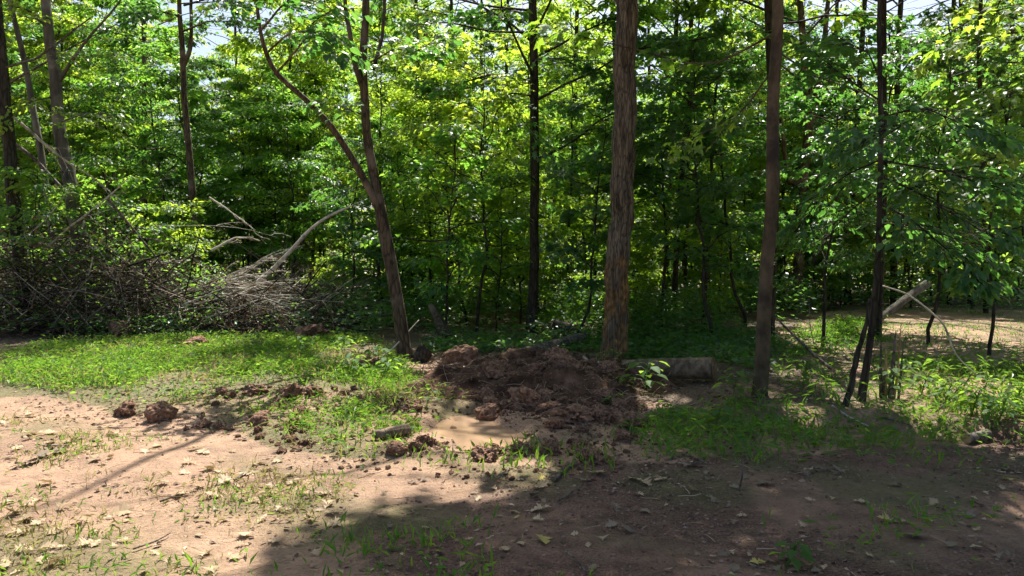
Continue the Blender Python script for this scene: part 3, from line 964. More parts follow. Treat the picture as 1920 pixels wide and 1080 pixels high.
tall_tree('overhanging_tree', 'branch of large bright lobed leaves hanging in from beyond the top right edge', [np.array([7.6, 9.9, float(height(7.6, 9.9))]), np.array([7.6, 9.9, 3.0]), np.array([7.55, 9.9, 6.0])], [.11, .10, .08], 'dark_bark', 13,
          (6.5, 12.5, 3.4, 26, 8, 30, .17), seed=14, sides=12,
          sprays=[([np.array([7.6, 9.9, 4.2]), P(1930, 50, 9.4), P(1840, 80, 9.1), P(1760, 100, 8.9)], .014, 12, .4, 6, .16, 'maple', .15), ([np.array([7.6, 9.9, 4.6]), P(1950, 0, 9.4), P(1870, 20, 9.1), P(1800, 30, 8.9)], .014, 12, .45, 6, .16, 'maple', .15),
                  ([np.array([7.6, 9.9, 3.6]), P(1940, 160, 9.4), P(1850, 190, 9.1), P(1770, 240, 8.9)], .012, 12, .45, 8, .14, 'ovate', .16), ([np.array([7.6, 9.9, 3.0]), P(1950, 260, 9.4), P(1860, 300, 9.0), P(1780, 330, 8.8)], .012, 14, .45, 8, .14, 'ovate', .16)])
# its sucker, a thing of its own
sk = px_path([(1584, 788), (1598, 720), (1604, 670), (1618, 640), (1632, 560)], None)
a = Acc()
q, rr = resample(sk, [.035, .033, .03, .026, .02], 30)
bark_tube(a, wobble(q, .02, 5) - sk[0], rr, 10, .05, 3)
tag(link('sapling_stem', a.mesh('sapling_stem', M['dark_bark']), loc=sk[0]), 'crooked bare dark stem leaning against the young tree by the stump', 'sapling')

# --- other trunks that can be told apart in the wood
BGT = [  # label, px/py points (first is near the ground), depth, widths, bark, height, crown start
    ('thin trunk close behind the great furrowed trunk on its right side', [(1262, 560), (1272, 430), (1286, 250), (1294, 100), (1298, 0)], 19, (14, 12, 12, 11, 10), 'dark_bark', 17, 8),
    ('short visible thin dark trunk in the second gap right of the great trunk', [(1247, 550), (1250, 450), (1258, 330), (1266, 200), (1270, 0)], 23, (13, 12, 11, 10, 9), 'dark_bark', 16, 8.5),
    ('crooked double trunk with a low branch, deep between the slim tree and the young tree', [(1494, 560), (1502, 400), (1510, 300), (1520, 220), (1508, 130), (1500, 0)], 22, (22, 20, 20, 18, 16, 14), 'brown_bark', 18, 9),
    ('dark upright trunk just left of the young leaning tree, deep in the wood', [(1588, 560), (1600, 330), (1610, 200), (1616, 80), (1622, 0)], 24, (13, 12, 11, 11, 10), 'dark_bark', 18, 8),
    ('dark trunk just right of the young leaning tree, deep in the wood', [(1676, 560), (1680, 330), (1684, 150), (1690, 0)], 23, (14, 13, 12, 11), 'dark_bark', 17, 8),
    ('dark trunk behind the drooping leaves near the right edge', [(1780, 560), (1785, 380), (1790, 200), (1788, 0)], 25, (11, 10, 9, 9), 'dark_bark', 18, 8),
    ('thin dark trunk, second from the right edge', [(1812, 560), (1808, 380), (1806, 200), (1800, 0)], 29, (9, 9, 8, 8), 'dark_bark', 17, 8.5),
    ('thin crooked trunk near the right edge above the clearing', [(1850, 550), (1846, 400), (1842, 250), (1836, 100), (1840, 0)], 21, (11, 10, 10, 9, 8), 'dark_bark', 16, 8),
    ('far slender trunk between the dark tree and the great trunk', [(1072, 520), (1075, 420), (1078, 300), (1082, 0)], 27, (12, 11, 10, 9), 'dark_bark', 18, 8),
    ('far thin trunk right beside the great trunk, seen against a bright gap', [(1212, 520), (1214, 400), (1218, 250), (1216, 0)], 33, (7, 7, 7, 6), 'dark_bark', 17, 9),
    ('far thin trunk left of the slim tree', [(1360, 540), (1366, 380), (1364, 200), (1370, 0)], 31, (9, 9, 8, 8), 'dark_bark', 18, 8.5),
    ('far trunk seen between the straight slender tree and the peeling trunk', [(272, 520), (270, 300), (271, 160), (269, 0)], 28, (12, 11, 10, 8), 'brown_bark', 15, 7),
    ('far thin trunk in the sunlit leaves left of the slanting limb', [(436, 520), (440, 350), (446, 200), (440, 0)], 35, (7, 7, 6, 5), 'brown_bark', 15, 8),
    ('far thin trunk below the slanting limb of the forked tree', [(598, 520), (602, 380), (606, 240), (610, 0)], 36, (7, 7, 6, 5), 'dark_bark', 16, 8),
    ('far dark trunk close to the right side of the forked tree', [(778, 540), (780, 400), (784, 200), (780, 0)], 26, (10, 9, 9, 8), 'dark_bark', 18, 8),
    ('far thin trunk just left of the dark straight trunk', [(946, 540), (950, 400), (948, 200), (952, 0)], 30, (8, 8, 7, 7), 'dark_bark', 18, 8.5),
    ('thin trunk in the shade midway between forked tree and dark straight trunk', [(842, 550), (846, 400), (850, 200), (846, 0)], 24, (9, 9, 8, 7), 'dark_bark', 18, 7.5),
    ('far trunk immediately right of the slim smooth tree', [(1560, 540), (1566, 400), (1562, 200), (1570, 0)], 34, (9, 9, 8, 8), 'dark_bark', 18, 9),
    ('far trunk behind the sunlit leaves at the right edge', [(1905, 540), (1900, 380), (1904, 200), (1896, 0)], 30, (12, 11, 10, 9), 'dark_bark', 17, 9),
    ('far trunk behind the leaves between the slim tree and the double trunk', [(1412, 540), (1410, 380), (1414, 200), (1408, 0)], 27, (10, 10, 9, 9), 'dark_bark', 19, 8),
]
for k, (lab, pts, d, ws, bk, H, cz) in enumerate(BGT):
    pp = [P(px, py, d) for px, py in pts]
    pp[0] = np.array([pp[0][0], d, float(height(pp[0][0], d))])
    lim = ()
    if k == 2:
        lim = [([P(1510, 330, d), P(1484, 350, d), P(1474, 300, d), P(1462, 200, d)], [.10, .09, .07, .05]), ([P(1519, 230, d), P(1534, 170, d), P(1545, 90, d), P(1556, -20, d)], [.12, .10, .08, .06])]
    left = pts[0][0] < 700
    tall_tree('forest_tree', lab, pp, [wpx(w, d) for w in ws], bk, H, (cz - 2.5, H - .5, 3.6, 24 if left else 34, 8, 22, .19), group='trees standing in the wood', seed=30 + k, sides=12, flare=.2, limbs=lim, nring=40)

# --- trees added for their shade, crowns out of view, and the rest of the wood behind
OFF = [(10.2, 13.0, 18), (13.5, 17.5, 18), (9.3, 10.6, 17), (7.3, 14.6, 18), (5.35, 15.2, 18), (2.95, 20, 19), (-15.5, 20, 16), (14.5, 20, 18), (-1.3, 29, 20), (6.5, 40, 18), (-12, 40, 14), (20, 26, 18), (16, 40, 17), (1, 44, 18)]
for k, (x, y, H) in enumerate(OFF):
    z = float(height(x, y))
    rr0 = .085 + .04 * ((k * 7) % 5) / 5
    pp = [np.array([x, y, z]), np.array([x + .1, y, z + 3]), np.array([x + .15 * math.sin(k), y + .1, z + 7])]
    lab = 'added shade tree at the edge of the wood, crown above the picture' if y < 18 else 'far tree deep in the wood, trunk mostly hidden by leaves'
    tall_tree('forest_tree', lab, pp, [rr0, rr0 * .85, rr0 * .75], 'dark_bark', H, (6.5, H - .5, 4.4, 38, 8, 34 if y < 21 else 18, .21), group='added shade trees beside the view' if y < 18 else 'far trees deep in the wood', seed=70 + k, sides=10, nring=30)


# ------------------------------------------------------------------ saplings of the understory (a few kinds, copied)
def sapling_kind(seed, H, reach, nb, ntw, per, size, tmpl, z0=.25, tier=True):
    r = np.random.default_rng(seed)
    n = 16
    zs = np.linspace(-.1, H, n)
    q = np.stack([np.cumsum(r.normal(0, .045, n)) * H / 6, np.cumsum(r.normal(0, .045, n)) * H / 6, zs], -1)
    q[0, :2] = q[1, :2] = 0
    w = Acc()
    tubes(w, q, np.linspace(.010 + .0045 * H, .006, n), 7)
    hz = H * (z0 + (1 - z0) * (np.arange(nb) + r.uniform(0, 1, nb)) / nb)
    st = path_at(q, hz)
    az = np.arange(nb) * 2.399963 + r.uniform(-.6, .6, nb)
    u = hz / H
    ln = reach * (.35 + .75 * np.sin(np.pi * np.clip(.12 + .82 * u, 0, 1))) * r.uniform(.45, 1.25, nb)
    B = branch_set(r, st, az, ln, r.uniform(R(8), R(62), nb), .32, wob=.2)
    T = twig_set(r, B, ntw, .42)
    tubes(w, B, np.linspace(.014, .004, 7)[None] * np.ones((nb, 1)), 4)
    tubes(w, T, np.linspace(.005, .002, 4)[None] * np.ones((len(T), 1)), 3)
    p, ax, no = leaf_points(r, T, per, .17, tilt=.40)
    L = Acc()
    leaves(L, p, ax, no, size * r.uniform(.65, 1.25, len(p)), tmpl)
    return w, L


SAP = []
for i, (H, reach, nb, ntw, per, size, tm, z0) in enumerate([(6.4, 2.0, 24, 7, 12, .14, 'maple', .30), (7.0, 2.2, 34, 9, 30, .12, 'quad', .15), (4.2, 1.6, 24, 8, 28, .11, 'quad', .08), (9.0, 2.5, 40, 9, 30, .135, 'quad', .20),
                                                            (3.0, 1.3, 20, 7, 20, .11, 'ovate', .08), (6.0, 2.0, 32, 9, 32, .10, 'quad', .10), (12.0, 3.0, 50, 9, 32, .15, 'quad', .25), (14.5, 3.2, 54, 9, 32, .16, 'quad', .35),
                                                            (5.4, 1.7, 24, 7, 13, .125, 'maple', .22), (3.6, 1.3, 18, 7, 12, .115, 'ovate', .2), (9.5, 1.5, 20, 6, 16, .13, 'quad', .55)]):
    w, L = sapling_kind(500 + i, H, reach, nb, ntw, per, size, tm, z0)
    SAP.append((H, w.mesh('stem', M['dark_bark']), L.mesh('crown', M[('maple', 'understory', 'canopy', 'oakleaf', 'maple', 'canopy', 'understory', 'maple', 'oakleaf', 'understory', 'canopy')[i]], smooth=False)))


def place_sapling(kind, x, y, s, rz, label, group, name='maple_sapling'):
    root = thing(name, label, 'sapling', (x, y, float(height(x, y))), group)
    root.rotation_euler = (float(rng.normal(0, .04)), float(rng.normal(0, .04)), rz)
    root.scale = (s, s, s)
    link('trunk', SAP[kind][1], root)
    link('crown', SAP[kind][2], root)
    return root


# the two saplings that stand out
sx, sy = P(893, 300, 16.5)[0], 16.5
place_sapling(0, sx, sy, 1.05, .4, 'maple sapling with tiers of glowing yellow-green leaves in front of the dark straight trunk', None)
place_sapling(4, P(606, 560, 19)[0], 19, .55, 1.0, 'little sapling with a pale stem at the right end of the brush pile', None)

for kd, px, d, sc_, lab in [(8, 1335, 14.2, 1.1, 'shaded maple sapling filling the gap between great trunk and slim tree'), (8, 1240, 16.5, 1.25, 'dark sapling close behind the great trunk on its right'), (8, 1545, 13.2, .95, 'leafy sapling with sun flecks left of the young leaning tree'),
                            (8, 1745, 13.5, 1.05, 'dense dark sapling behind the drooping boughs on the right'), (9, 1860, 12.0, 1.2, 'bushy sapling near the right edge behind the arching branch'), (8, 1090, 15.6, 1.0, 'shaded sapling between dark straight trunk and great trunk'),
                            (9, 835, 15.2, 1.2, 'bushy sapling right of the forked tree in the shade'), (8, 655, 18.5, .9, 'green sapling left of the forked tree behind the pale branch'), (9, 930, 16.8, 1.0, 'low dark sapling left of the dark straight trunk'),
                            (9, 70, 16.4, 1.0, 'dark leafy sapling growing through the left of the brush pile'), (9, 215, 17.6, 1.1, 'leafy sapling growing up behind the middle of the brush pile'), (4, 330, 18.6, 1.0, 'bushy green sapling at the back of the brush pile'),
                            (8, 1400, 16.0, 1.2, 'leafy sapling half hidden by the slim tree'), (8, 1640, 16.0, 1.2, 'sapling behind the young leaning tree at the clearing edge')]:
    x = P(px, 480, d)[0]
    place_sapling(kd, x, d, sc_, px * .01, lab, None)
cnt = 0
r2 = np.random.default_rng(99)
zones = [((-.74, .74), (40, 50), 30, (7, 7), 'far tall leafy tree among many closing the back of the wood', 'far tall trees at the back of the wood'),
    ((-.70, -.20), (20, 34), 12, (10, 10), 'thin pole among the sunlit saplings, bare stem below a small crown', 'thin poles on the left'), ((-.20, .35), (17, 34), 26, (10, 10), 'thin dark pole with a small high crown among the shaded saplings', 'thin poles in the middle'),
    ((.34, .74), (22, 36), 14, (10, 10), 'thin dark pole with a small high crown behind the clearing', 'thin poles on the right'),
    ((-.74, -.13), (28, 44), 15, (6, 7, 7), 'tall leafy pole tree among many in the sunlit wood on the left', 'tall pole trees in the sunlit wood'),
    # x/y range of tan, depth range, count, kinds, label, group
    ((-.74, -.22), (21, 30), 21, (1, 2, 3, 5), 'sunlit young maple among many behind the brush pile', 'sunlit saplings behind the brush pile'),
    ((-.76, -.20), (30, 46), 28, (3, 1, 6, 3), 'far sunlit sapling among many beyond the brush pile', 'far sunlit saplings on the left'),
    ((-.20, .12), (17.5, 28), 20, (1, 2, 4, 5, 2), 'shaded sapling among many between forked tree and great trunk', 'shaded saplings in the middle of the wood'),
    ((-.20, .14), (28, 46), 24, (3, 1, 6, 5), 'far shaded sapling among many in the middle of the wood', 'far saplings in the middle of the wood'),
    ((.14, .36), (16, 28), 17, (1, 2, 4, 5), 'sapling among many between great trunk and young leaning tree', 'saplings right of the great trunk'),
    ((.14, .40), (28, 46), 17, (3, 1, 6, 5), 'far sapling among many right of the great trunk', 'far saplings right of the great trunk'),
    ((.36, .76), (22, 32), 24, (1, 2, 3, 5), 'sapling among many beyond the clearing on the right', 'saplings beyond the clearing'),
    ((.36, .76), (32, 48), 24, (3, 1, 6, 3), 'far sapling among many at the back of the clearing', 'far saplings beyond the clearing')]
for (ta, tb), (da, db), n, kinds, lab, grp in zones:
    placed = []
    tries = 0
    while len(placed) < n and tries < 900:
        tries += 1
        y = da + (db - da) * r2.uniform() ** .8
        x = y * r2.uniform(ta, tb)
        if any((x - a) ** 2 + (y - b) ** 2 < 1.0 for a, b in placed):
            continue
        if inpoly(np.array([x]), np.array([y]), CLEARING)[0] and y < 20.5:
            continue
        if 6 in kinds and (-.255 < x / y < -.165 or -.40 < x / y < -.34 or .165 < x / y < .205):
            continue
        if (x / y > .31 and y < 22) or (-.50 < x / y < -.22 and y < 23):
            continue
        placed.append((x, y))
        place_sapling(int(r2.choice(kinds)), x, y, float(r2.uniform(.75, 1.2)), float(r2.uniform(0, 6.28)), lab, grp)


# ------------------------------------------------------------------ undergrowth, far woodland (uncountable)
def undergrowth():
    r = np.random.default_rng(5)
    A = Acc()
    n = 34000
    y = 12.8 + 26 * r.uniform(0, 1, n) ** 1.5
    x = y * r.uniform(-.8, .8, n)
    dens = fbm(x * .5, y * .5, seed=61)
    ok = (r.uniform(0, 1, n) < (sstep(.34, .62, dens) + .10) * (.6 + .4 * sstep(14, 18, y))) & ~(inpoly(x, y, CLEARING) & (y < 20)) & ~((x < -1.6) & (y < 15.2)) & ~((np.abs(x - .3) < 2.0) & (y < 13.2))
    x, y = x[ok], y[ok]
    fl = scatter(r, 5000, FLOOR)
    fl = fl[((fl[:, 1] > 11.2) | (fl[:, 0] > 3.3)) & (fl[:, 0] < .345 * fl[:, 1])]
    fl = fl[fbm(fl[:, 0] * 1.2, fl[:, 1] * 1.2, seed=66) > .42]
    x, y = np.concatenate([x, fl[:, 0]]), np.concatenate([y, fl[:, 1]])
    n = len(x)
    hmax = .18 + 1.8 * fbm(x * .7, y * .7, seed=62) ** 1.3 * sstep(13.5, 18, y) + 1.2 * sstep(22, 32, y)
    per = 4
    z = height(x, y)
    pos = np.stack([x, y, z], -1)[:, None, :] + np.stack([r.normal(0, .16, (n, per)), r.normal(0, .16, (n, per)), hmax[:, None] * r.uniform(.15, 1, (n, per))], -1)
    az = r.uniform(0, 6.28, (n, per))
    ax = np.stack([np.cos(az), np.sin(az), r.uniform(-.4, .25, (n, per))], -1)
    no = np.array([0, 0, 1.0]) + r.normal(0, .4, (n, per, 3))
    near = np.repeat(y < 17, per)
    pos, ax, no = pos.reshape(-1, 3), ax.reshape(-1, 3), no.reshape(-1, 3)
    size = r.uniform(.06, .15, len(pos))
    leaves(A, pos[near], ax[near], no[near], size[near], 'ovate')
    leaves(A, pos[~near], ax[~near], no[~near], size[~near] * (1.15 + .035 * (pos[~near, 1] - 17)), 'quad')
    tag(A.obj('undergrowth', M['oakleaf'], smooth=False), 'low leafy undergrowth covering the floor of the wood', 'undergrowth', kind='stuff')


undergrowth()


def far_wood():
    r = np.random.default_rng(6)
    A = Acc()
    n = 46000
    y = r.uniform(48, 78, n)
    x = y * r.uniform(-.85, .85, n)
    top = 2.6 + 6.5 * fbm(x * .16, y * .05, seed=71, o=4)
    z = height(x, y) + top * r.uniform(0, 1, n) ** .8
    cl = fbm(x * .45, z * .45, y * .2, seed=72, o=3)
    ok = cl > .40
    pos = np.stack([x, y, z], -1)[ok]
    n = len(pos)
    az = r.uniform(0, 6.28, n)
    ax = np.stack([np.cos(az), np.sin(az), r.uniform(-.5, .2, n)], -1)
    no = np.array([0, 0, 1.0]) + r.normal(0, .6, (n, 3))
    leaves(A, pos, ax, no, r.uniform(.22, .5, n), 'quad', 1.2)
    tag(A.obj('far_woodland', M['canopy'], smooth=False), 'distant mass of sunlit foliage behind all the trunks', 'woodland', kind='stuff')


far_wood()


# ------------------------------------------------------------------ grass
BARE = [(G0(px, py), r) for px, py, r in [(240, 776, .45), (310, 784, .5), (378, 800, .35), (488, 795, .45), (480, 740, .5), (540, 750, .6), (592, 742, .5), (560, 778, .5), (640, 800, .35), (700, 826, .35), (745, 845, .45), (770, 775, .6), (790, 730, .5), (690, 692, .4), (650, 740, .35), (430, 770, .35)]]


def off_bare(r, q):
    k = np.ones(len(q), bool)
    for c, rad in BARE:
        dd = np.sqrt(((q - c) ** 2 * [1, .45]).sum(1)) / rad
        k &= r.uniform(0, 1, len(q)) < sstep(.35, 1.1, dd + .5 * (fbm(q[:, 0] * 3, q[:, 1] * 3, seed=55, o=2) - .5)) + .10
    return k


def grass_patch(label, polys, seed, mat='grass'):
    r = np.random.default_rng(seed)
    A = Acc()
    for poly, per_m2, hgt, ln, lo, hi, sc, lean in polys:
        area = np.prod(poly.max(0) - poly.min(0))
        q = scatter(r, int(area * per_m2), poly)
        f = fbm(q[:, 0] * sc, q[:, 1] * sc, seed=seed + 3, o=3)
        q = q[r.uniform(0, 1, len(q)) < sstep(lo, hi, f)]
        q = q[r.uniform(0, 1, len(q)) > track(q[:, 0], q[:, 1]) * 1.1]
        if 'bank' in label:
            q = q[off_bare(r, q)]
        if 'bare' not in label:
            q = q[puddle_r(q[:, 0], q[:, 1]) > .95]
        n = len(q)
        z = height(q[:, 0], q[:, 1])
        hh = hgt * (.4 + 1.2 * fbm(q[:, 0] * 2.2, q[:, 1] * 2.2, seed=seed + 5, o=2))
        pos = np.stack([q[:, 0], q[:, 1], z + hh * r.uniform(0, 1, n) ** 1.4], -1)
        az = r.uniform(0, 6.28, n)
        el = r.normal(lean, .35, n)
        ax = np.stack([np.cos(az) * np.cos(el), np.sin(az) * np.cos(el), np.sin(el)], -1)
        no = np.array([0, 0, 1.0]) + r.normal(0, .35, (n, 3))
        low = r.uniform(0, 1, n) < .4
        pos[low, 2] = z[low] - .005
        ax[low, 2] = np.abs(ax[low, 2]) + .9
        s = ln * r.uniform(.6, 1.3, n)
        leaves(A, pos[~low], ax[~low], no[~low], s[~low], 'lance', 1.15)
        leaves(A, pos[low], ax[low], no[low], s[low] * 1.25, 'blade', .75)
    o = A.obj('grass', M[mat], smooth=False)
    return tag(o, label, 'grass', kind='stuff')


BANK2 = GP((420, 740), (640, 720), (800, 750), (780, 840), (700, 862), (560, 848), (470, 800))
grass_patch('lush green grass on the sunlit bank in front of the brush pile', [(GRASS_BANK, 1900, .14, .082, .30, .64, 1.1, .25), (BANK2, 650, .13, .085, .34, .60, 1.4, .3)], 101)
FRONT = GP((-200, 770), (330, 790), (640, 880), (620, 1000), (520, 1100), (-400, 1100))
grass_patch('sparse pale tufts of grass on the sunlit track', [(FRONT, 560, .03, .06, .47, .72, 1.5, .5)], 102)
grass_patch('dry yellowed grass scattered over the sunlit track', [(FRONT, 760, .02, .06, .40, .66, 1.1, .35)], 103, 'drygrass')
grass_patch('straw-coloured blades mixed into the grass of the sunlit bank', [(GRASS_BANK, 260, .10, .10, .3, .6, 1.4, .5)], 113, 'drygrass')
BOT = GP((500, 1015), (700, 985), (960, 1000), (1010, 1060), (980, 1120), (480, 1120))
grass_patch('shaded blades of grass along the bottom edge of the picture', [(BOT, 900, .04, .085, .38, .68, 1.6, .8)], 104)
MIDG = GP((850, 870), (920, 830), (1080, 850), (1150, 880), (1110, 905), (900, 905))
grass_patch('thin grass between puddle and shaded track', [(MIDG, 380, .05, .10, .3, .5, 1.5, .8), (GP((620, 830), (780, 800), (900, 860), (860, 885), (680, 880)), 600, .05, .07, .42, .58, 2.0, .6)], 105)
RG = GP((1170, 790), (1260, 760), (1400, 770), (1520, 790), (1560, 850), (1400, 862), (1230, 845), (1150, 830))
grass_patch('shaded lance-leaved grass at the foot of the slim tree', [(RG, 900, .16, .12, .26, .54, 1.2, .2)], 106)
RB = GP((1540, 790), (1960, 800), (1960, 900), (1700, 905), (1500, 880))
grass_patch('rough grass on the shaded bank at the right', [(RB, 700, .12, .10, .34, .62, 1.2, .3), (GP((1450, 1080), (1560, 985), (1960, 950), (2000, 1100), (1440, 1120)), 950, .08, .09, .38, .60, 1.8, .3)], 107)
MW = GP((1455, 700), (1560, 690), (1650, 720), (1640, 790), (1500, 790), (1450, 760))
grass_patch('dappled leafy weeds between the slim tree and the splintered stump', [(MW, 190, .26, .12, .36, .62, 1.3, .1)], 112)
RC = GP((1620, 700), (1700, 690), (1960, 720), (2050, 800), (1960, 830), (1800, 815), (1640, 770))
grass_patch('bright sunlit weeds and grass behind the splintered stump', [(RC, 700, .22, .12, .25, .5, .9, .1)], 108)
CG = CLEARING.copy()
grass_patch('short grass in the clearing on the right', [(CG, 110, .05, .08, .48, .64, .6, .4), (GP((1450, 690), (1520, 630), (1600, 615), (1640, 660), (1560, 680)), 900, .22, .10, .2, .4, .9, .2)], 109)
FG = GP((1010, 600), (1030, 572), (1130, 565), (1135, 598), (1090, 606))
grass_patch('sunlit grass patch far behind the dark straight trunk', [(FG, 260, .35, .18, .2, .4, .5, .2)], 110)


def bank_weeds():
    r = np.random.default_rng(120)
    A = Acc()
    q = np.concatenate([scatter(r, 9000, GRASS_BANK), scatter(r, 900, RG), scatter(r, 900, RB)])
    q = q[off_bare(r, q)]
    q = q[fbm(q[:, 0] * 1.7, q[:, 1] * 1.7, seed=121, o=3) > r.uniform(.40, .62, len(q))]
    n = len(q)
    p = np.stack([q[:, 0], q[:, 1], height(q[:, 0], q[:, 1]) + r.uniform(.02, .17, n)], -1)
    az = r.uniform(0, 6.28, n)
    leaves(A, p, np.stack([np.cos(az), np.sin(az), r.normal(0, .3, n)], -1), r.normal(0, .4, (n, 3)) + [0, 0, 1], r.uniform(.03, .085, n), 'ovate', 1.1)
    tag(A.obj('ground_weeds', M['weed'], smooth=False), 'small broad-leaved weeds mixed into the grass', 'weeds', kind='stuff')


bank_weeds()

# ------------------------------------------------------------------ weeds with broad leaves
def weed_plant(label, px, py, h, n, size, tmpl='ovate', seed=1, group=None, name='broadleaf_plant', mat='weed', spread=.5, base_d=None):
    r = np.random.default_rng(seed)
    g = G(px, py)
    root = thing(name, label, 'plant', g, group)
    A = Acc()
    q = np.stack([np.linspace(0, .06, 8), np.linspace(0, -.03, 8), np.linspace(-.03, h, 8)], -1)
    tubes(A, q, np.linspace(.008, .004, 8), 6)
    for k in range(n):
        t = .3 + .7 * (k + .5) / n
        s = path_at(q, np.array([h * t]))[0]
        az = k * 2.4 + r.uniform(-.3, .3)
        L = spread * h * r.uniform(.5, 1.0) * (1.15 - .5 * t)
        e = s + np.array([math.cos(az) * L, math.sin(az) * L, .12 * h])
        tubes(A, np.stack([s, (s + e) / 2 + np.array([0, 0, .03]), e]), [.004, .003, .002], 4)
        lf = Acc()
        leaves(lf, np.zeros((1, 3)), np.array([[math.cos(az), math.sin(az), -.25]]), np.array([[r.normal(0, .25), r.normal(0, .25), 1.0]]), size * r.uniform(.75, 1.15), tmpl, 1.15)
        o = lf.obj('leaf', M[mat], root, smooth=True)
        o.location = e
    A.obj('stem', M['grass'], root)
    return root


weed_plant('bright broad-leaved seedling in front of the cut log', 1206, 742, .42, 14, .17, seed=3)
weed_plant('dark leafy seedling at the foot of the great trunk', 1135, 690, .28, 12, .12, seed=4)
weed_plant('small five-leaved seedling on the right flank of the earth mound', 1140, 765, .16, 9, .09, seed=5)
weed_plant('low seedling on the earth between the bright seedling and the mound', 1165, 735, .20, 11, .10, seed=6)
weed_plant('single pale seedling standing on the mud left of the mound', 798, 762, .20, 7, .10, seed=7)
weed_plant('leafy plant at the bottom edge right of the middle', 1470, 1062, .14, 11, .10, seed=8)
weed_plant('dark broad-leaved plant right of the log end', 1372, 752, .35, 16, .15, seed=9)
weed_plant('leafy seedling on the shaded bank below the slim tree', 1340, 800, .22, 12, .12, seed=10)
weed_plant('pale-leaved weed in the sunny clearing left of the young tree', 1560, 690, .45, 14, .13, seed=11)
weed_plant('bright weed between the young tree and the slim tree', 1500, 740, .40, 18, .12, seed=12)
weed_plant('leafy weed growing over the foot of the splintered stump', 1660, 748, .34, 16, .13, seed=13)
for k, (px, py) in enumerate([(1725, 745), (1770, 760), (1820, 780), (1870, 790), (1900, 770), (1745, 715), (1840, 745), (1690, 715)]):
    weed_plant('sunlit weed in the bright patch behind the splintered stump', px, py, .26, 20, .11, 'ovate', 20 + k, 'sunlit weeds behind the stump')
for k, (px, py) in enumerate([(700, 690), (640, 668), (720, 712), (560, 665), (660, 705), (480, 655)]):
    weed_plant('leafy weed in the grass at the foot of the forked tree', px, py, .30, 16, .12, 'ovate', 40 + k, 'weeds by the forked tree')


# ------------------------------------------------------------------ turned earth and clods
def mound():
    n = 190
    xs = np.linspace(-1.75, 2.35, n)
    ys = np.linspace(7.2, 13.2, n)
    X, Y = np.meshgrid(xs, ys)
    u, v = (X - .40) / 1.85, (Y - 10.4) / 2.5
    wob = .5 * (fbm(X * 1.1, Y * 1.1, seed=81) - .5)
    rr_ = np.sqrt(u * u + v * v) + wob
    dome = .15 * np.clip(1 - rr_ ** 2, -1, 1)
    lumps = fbm(X * 2.0, Y * 2.0, seed=82, o=5) * .58 - .17 + np.abs(fbm(X * 5.0, Y * 5.0, seed=83, o=3) - .5) * .20 - .04 * vnoise(X * 16, Y * 16, seed=84)
    Z = height(X, Y) + dome + (lumps - .10) * sstep(1.15, .7, rr_) - .22 * sstep(.85, 1.2, rr_)
    Z = Z - .25 * (1 - sstep(.9, 1.25, puddle_r(X, Y)))
    i = np.arange(n - 1)[:, None] * n + np.arange(n - 1)[None]
    F = np.stack([i, i + 1, i + 1 + n, i + n], -1).reshape(-1, 4)
    a = Acc()
    a.add(np.stack([X, Y, Z], -1), F)
    tag(a.obj('earth_mound', M['mound']), 'mound of dark red turned earth between puddle and great trunk', 'mound')
    return lambda x, y: Z[np.clip((np.asarray(y) - 7.2) / 6 * (n - 1), 0, n - 1).astype(int), np.clip((np.asarray(x) + 1.75) / 4.1 * (n - 1), 0, n - 1).astype(int)]


mz = mound()


def top_zs(q):
    x, y = q[:, 0], q[:, 1]
    z = height(x, y)
    ins = (x > -1.7) & (x < 2.3) & (y > 7.25) & (y < 13.1)
    return np.where(ins, np.maximum(z, mz(x, y)), z)


def top_z(x, y):
    z = float(height(x, y))
    if -1.7 < x < 2.3 and 7.25 < y < 13.1:
        z = max(z, float(mz(x, y)))
    return z


CLOD = []
import bmesh
for k in range(6):
    bm = bmesh.new()
    bmesh.ops.create_icosphere(bm, subdivisions=4, radius=1.0)
    co = np.array([v.co[:] for v in bm.verts])
    s = 900 + 13 * k
    d = .55 + .75 * fbm(co[:, 0] * 1.3 + 9, co[:, 1] * 1.3 + 9, co[:, 2] * 1.3 + k, seed=s, o=3) + .75 * np.abs(fbm(co[:, 0] * 3.2 + 9, co[:, 1] * 3.2 + 9, co[:, 2] * 3.2, seed=s + 5, o=4) - .5) - .1
    d = d + .28 * (fbm(co[:, 0] * 9 + 9, co[:, 1] * 9 + 9, co[:, 2] * 9, seed=s + 8, o=2) - .5)
    rr9 = np.random.default_rng(s)
    pn = unit(rr9.normal(0, 1, (13, 3)))
    pd = rr9.uniform(.62, 1.05, 13)
    dot = co @ pn.T
    poly = np.min(np.where(dot > .05, pd[None] / np.maximum(dot, .05), 9), 1)
    n1 = fbm(co[:, 0] * 2.6 + 9, co[:, 1] * 2.6 + 9, co[:, 2] * 2.6 + k, seed=s + 21, o=4)
    n2 = vnoise(co[:, 0] * 8 + 9, co[:, 1] * 8 + 9, co[:, 2] * 8, seed=s + 25)
    rough = (1.0, .45, .8, .35, .65, 1.1)[k]
    d = np.minimum(poly, 1.15) * (.86 + rough * (1.15 * (n1 - .5) + .30 * (n2 - .5)))
    co = co * np.clip(d, .3, 1.35)[:, None]
    co[:, 2] *= .75
    for v, c in zip(bm.verts, co):
        v.co = c
    me = bpy.data.meshes.new('dirt_clod')
    bm.to_mesh(me)
    bm.free()
    me.materials.append(M['clod'])
    CLOD.append(me)


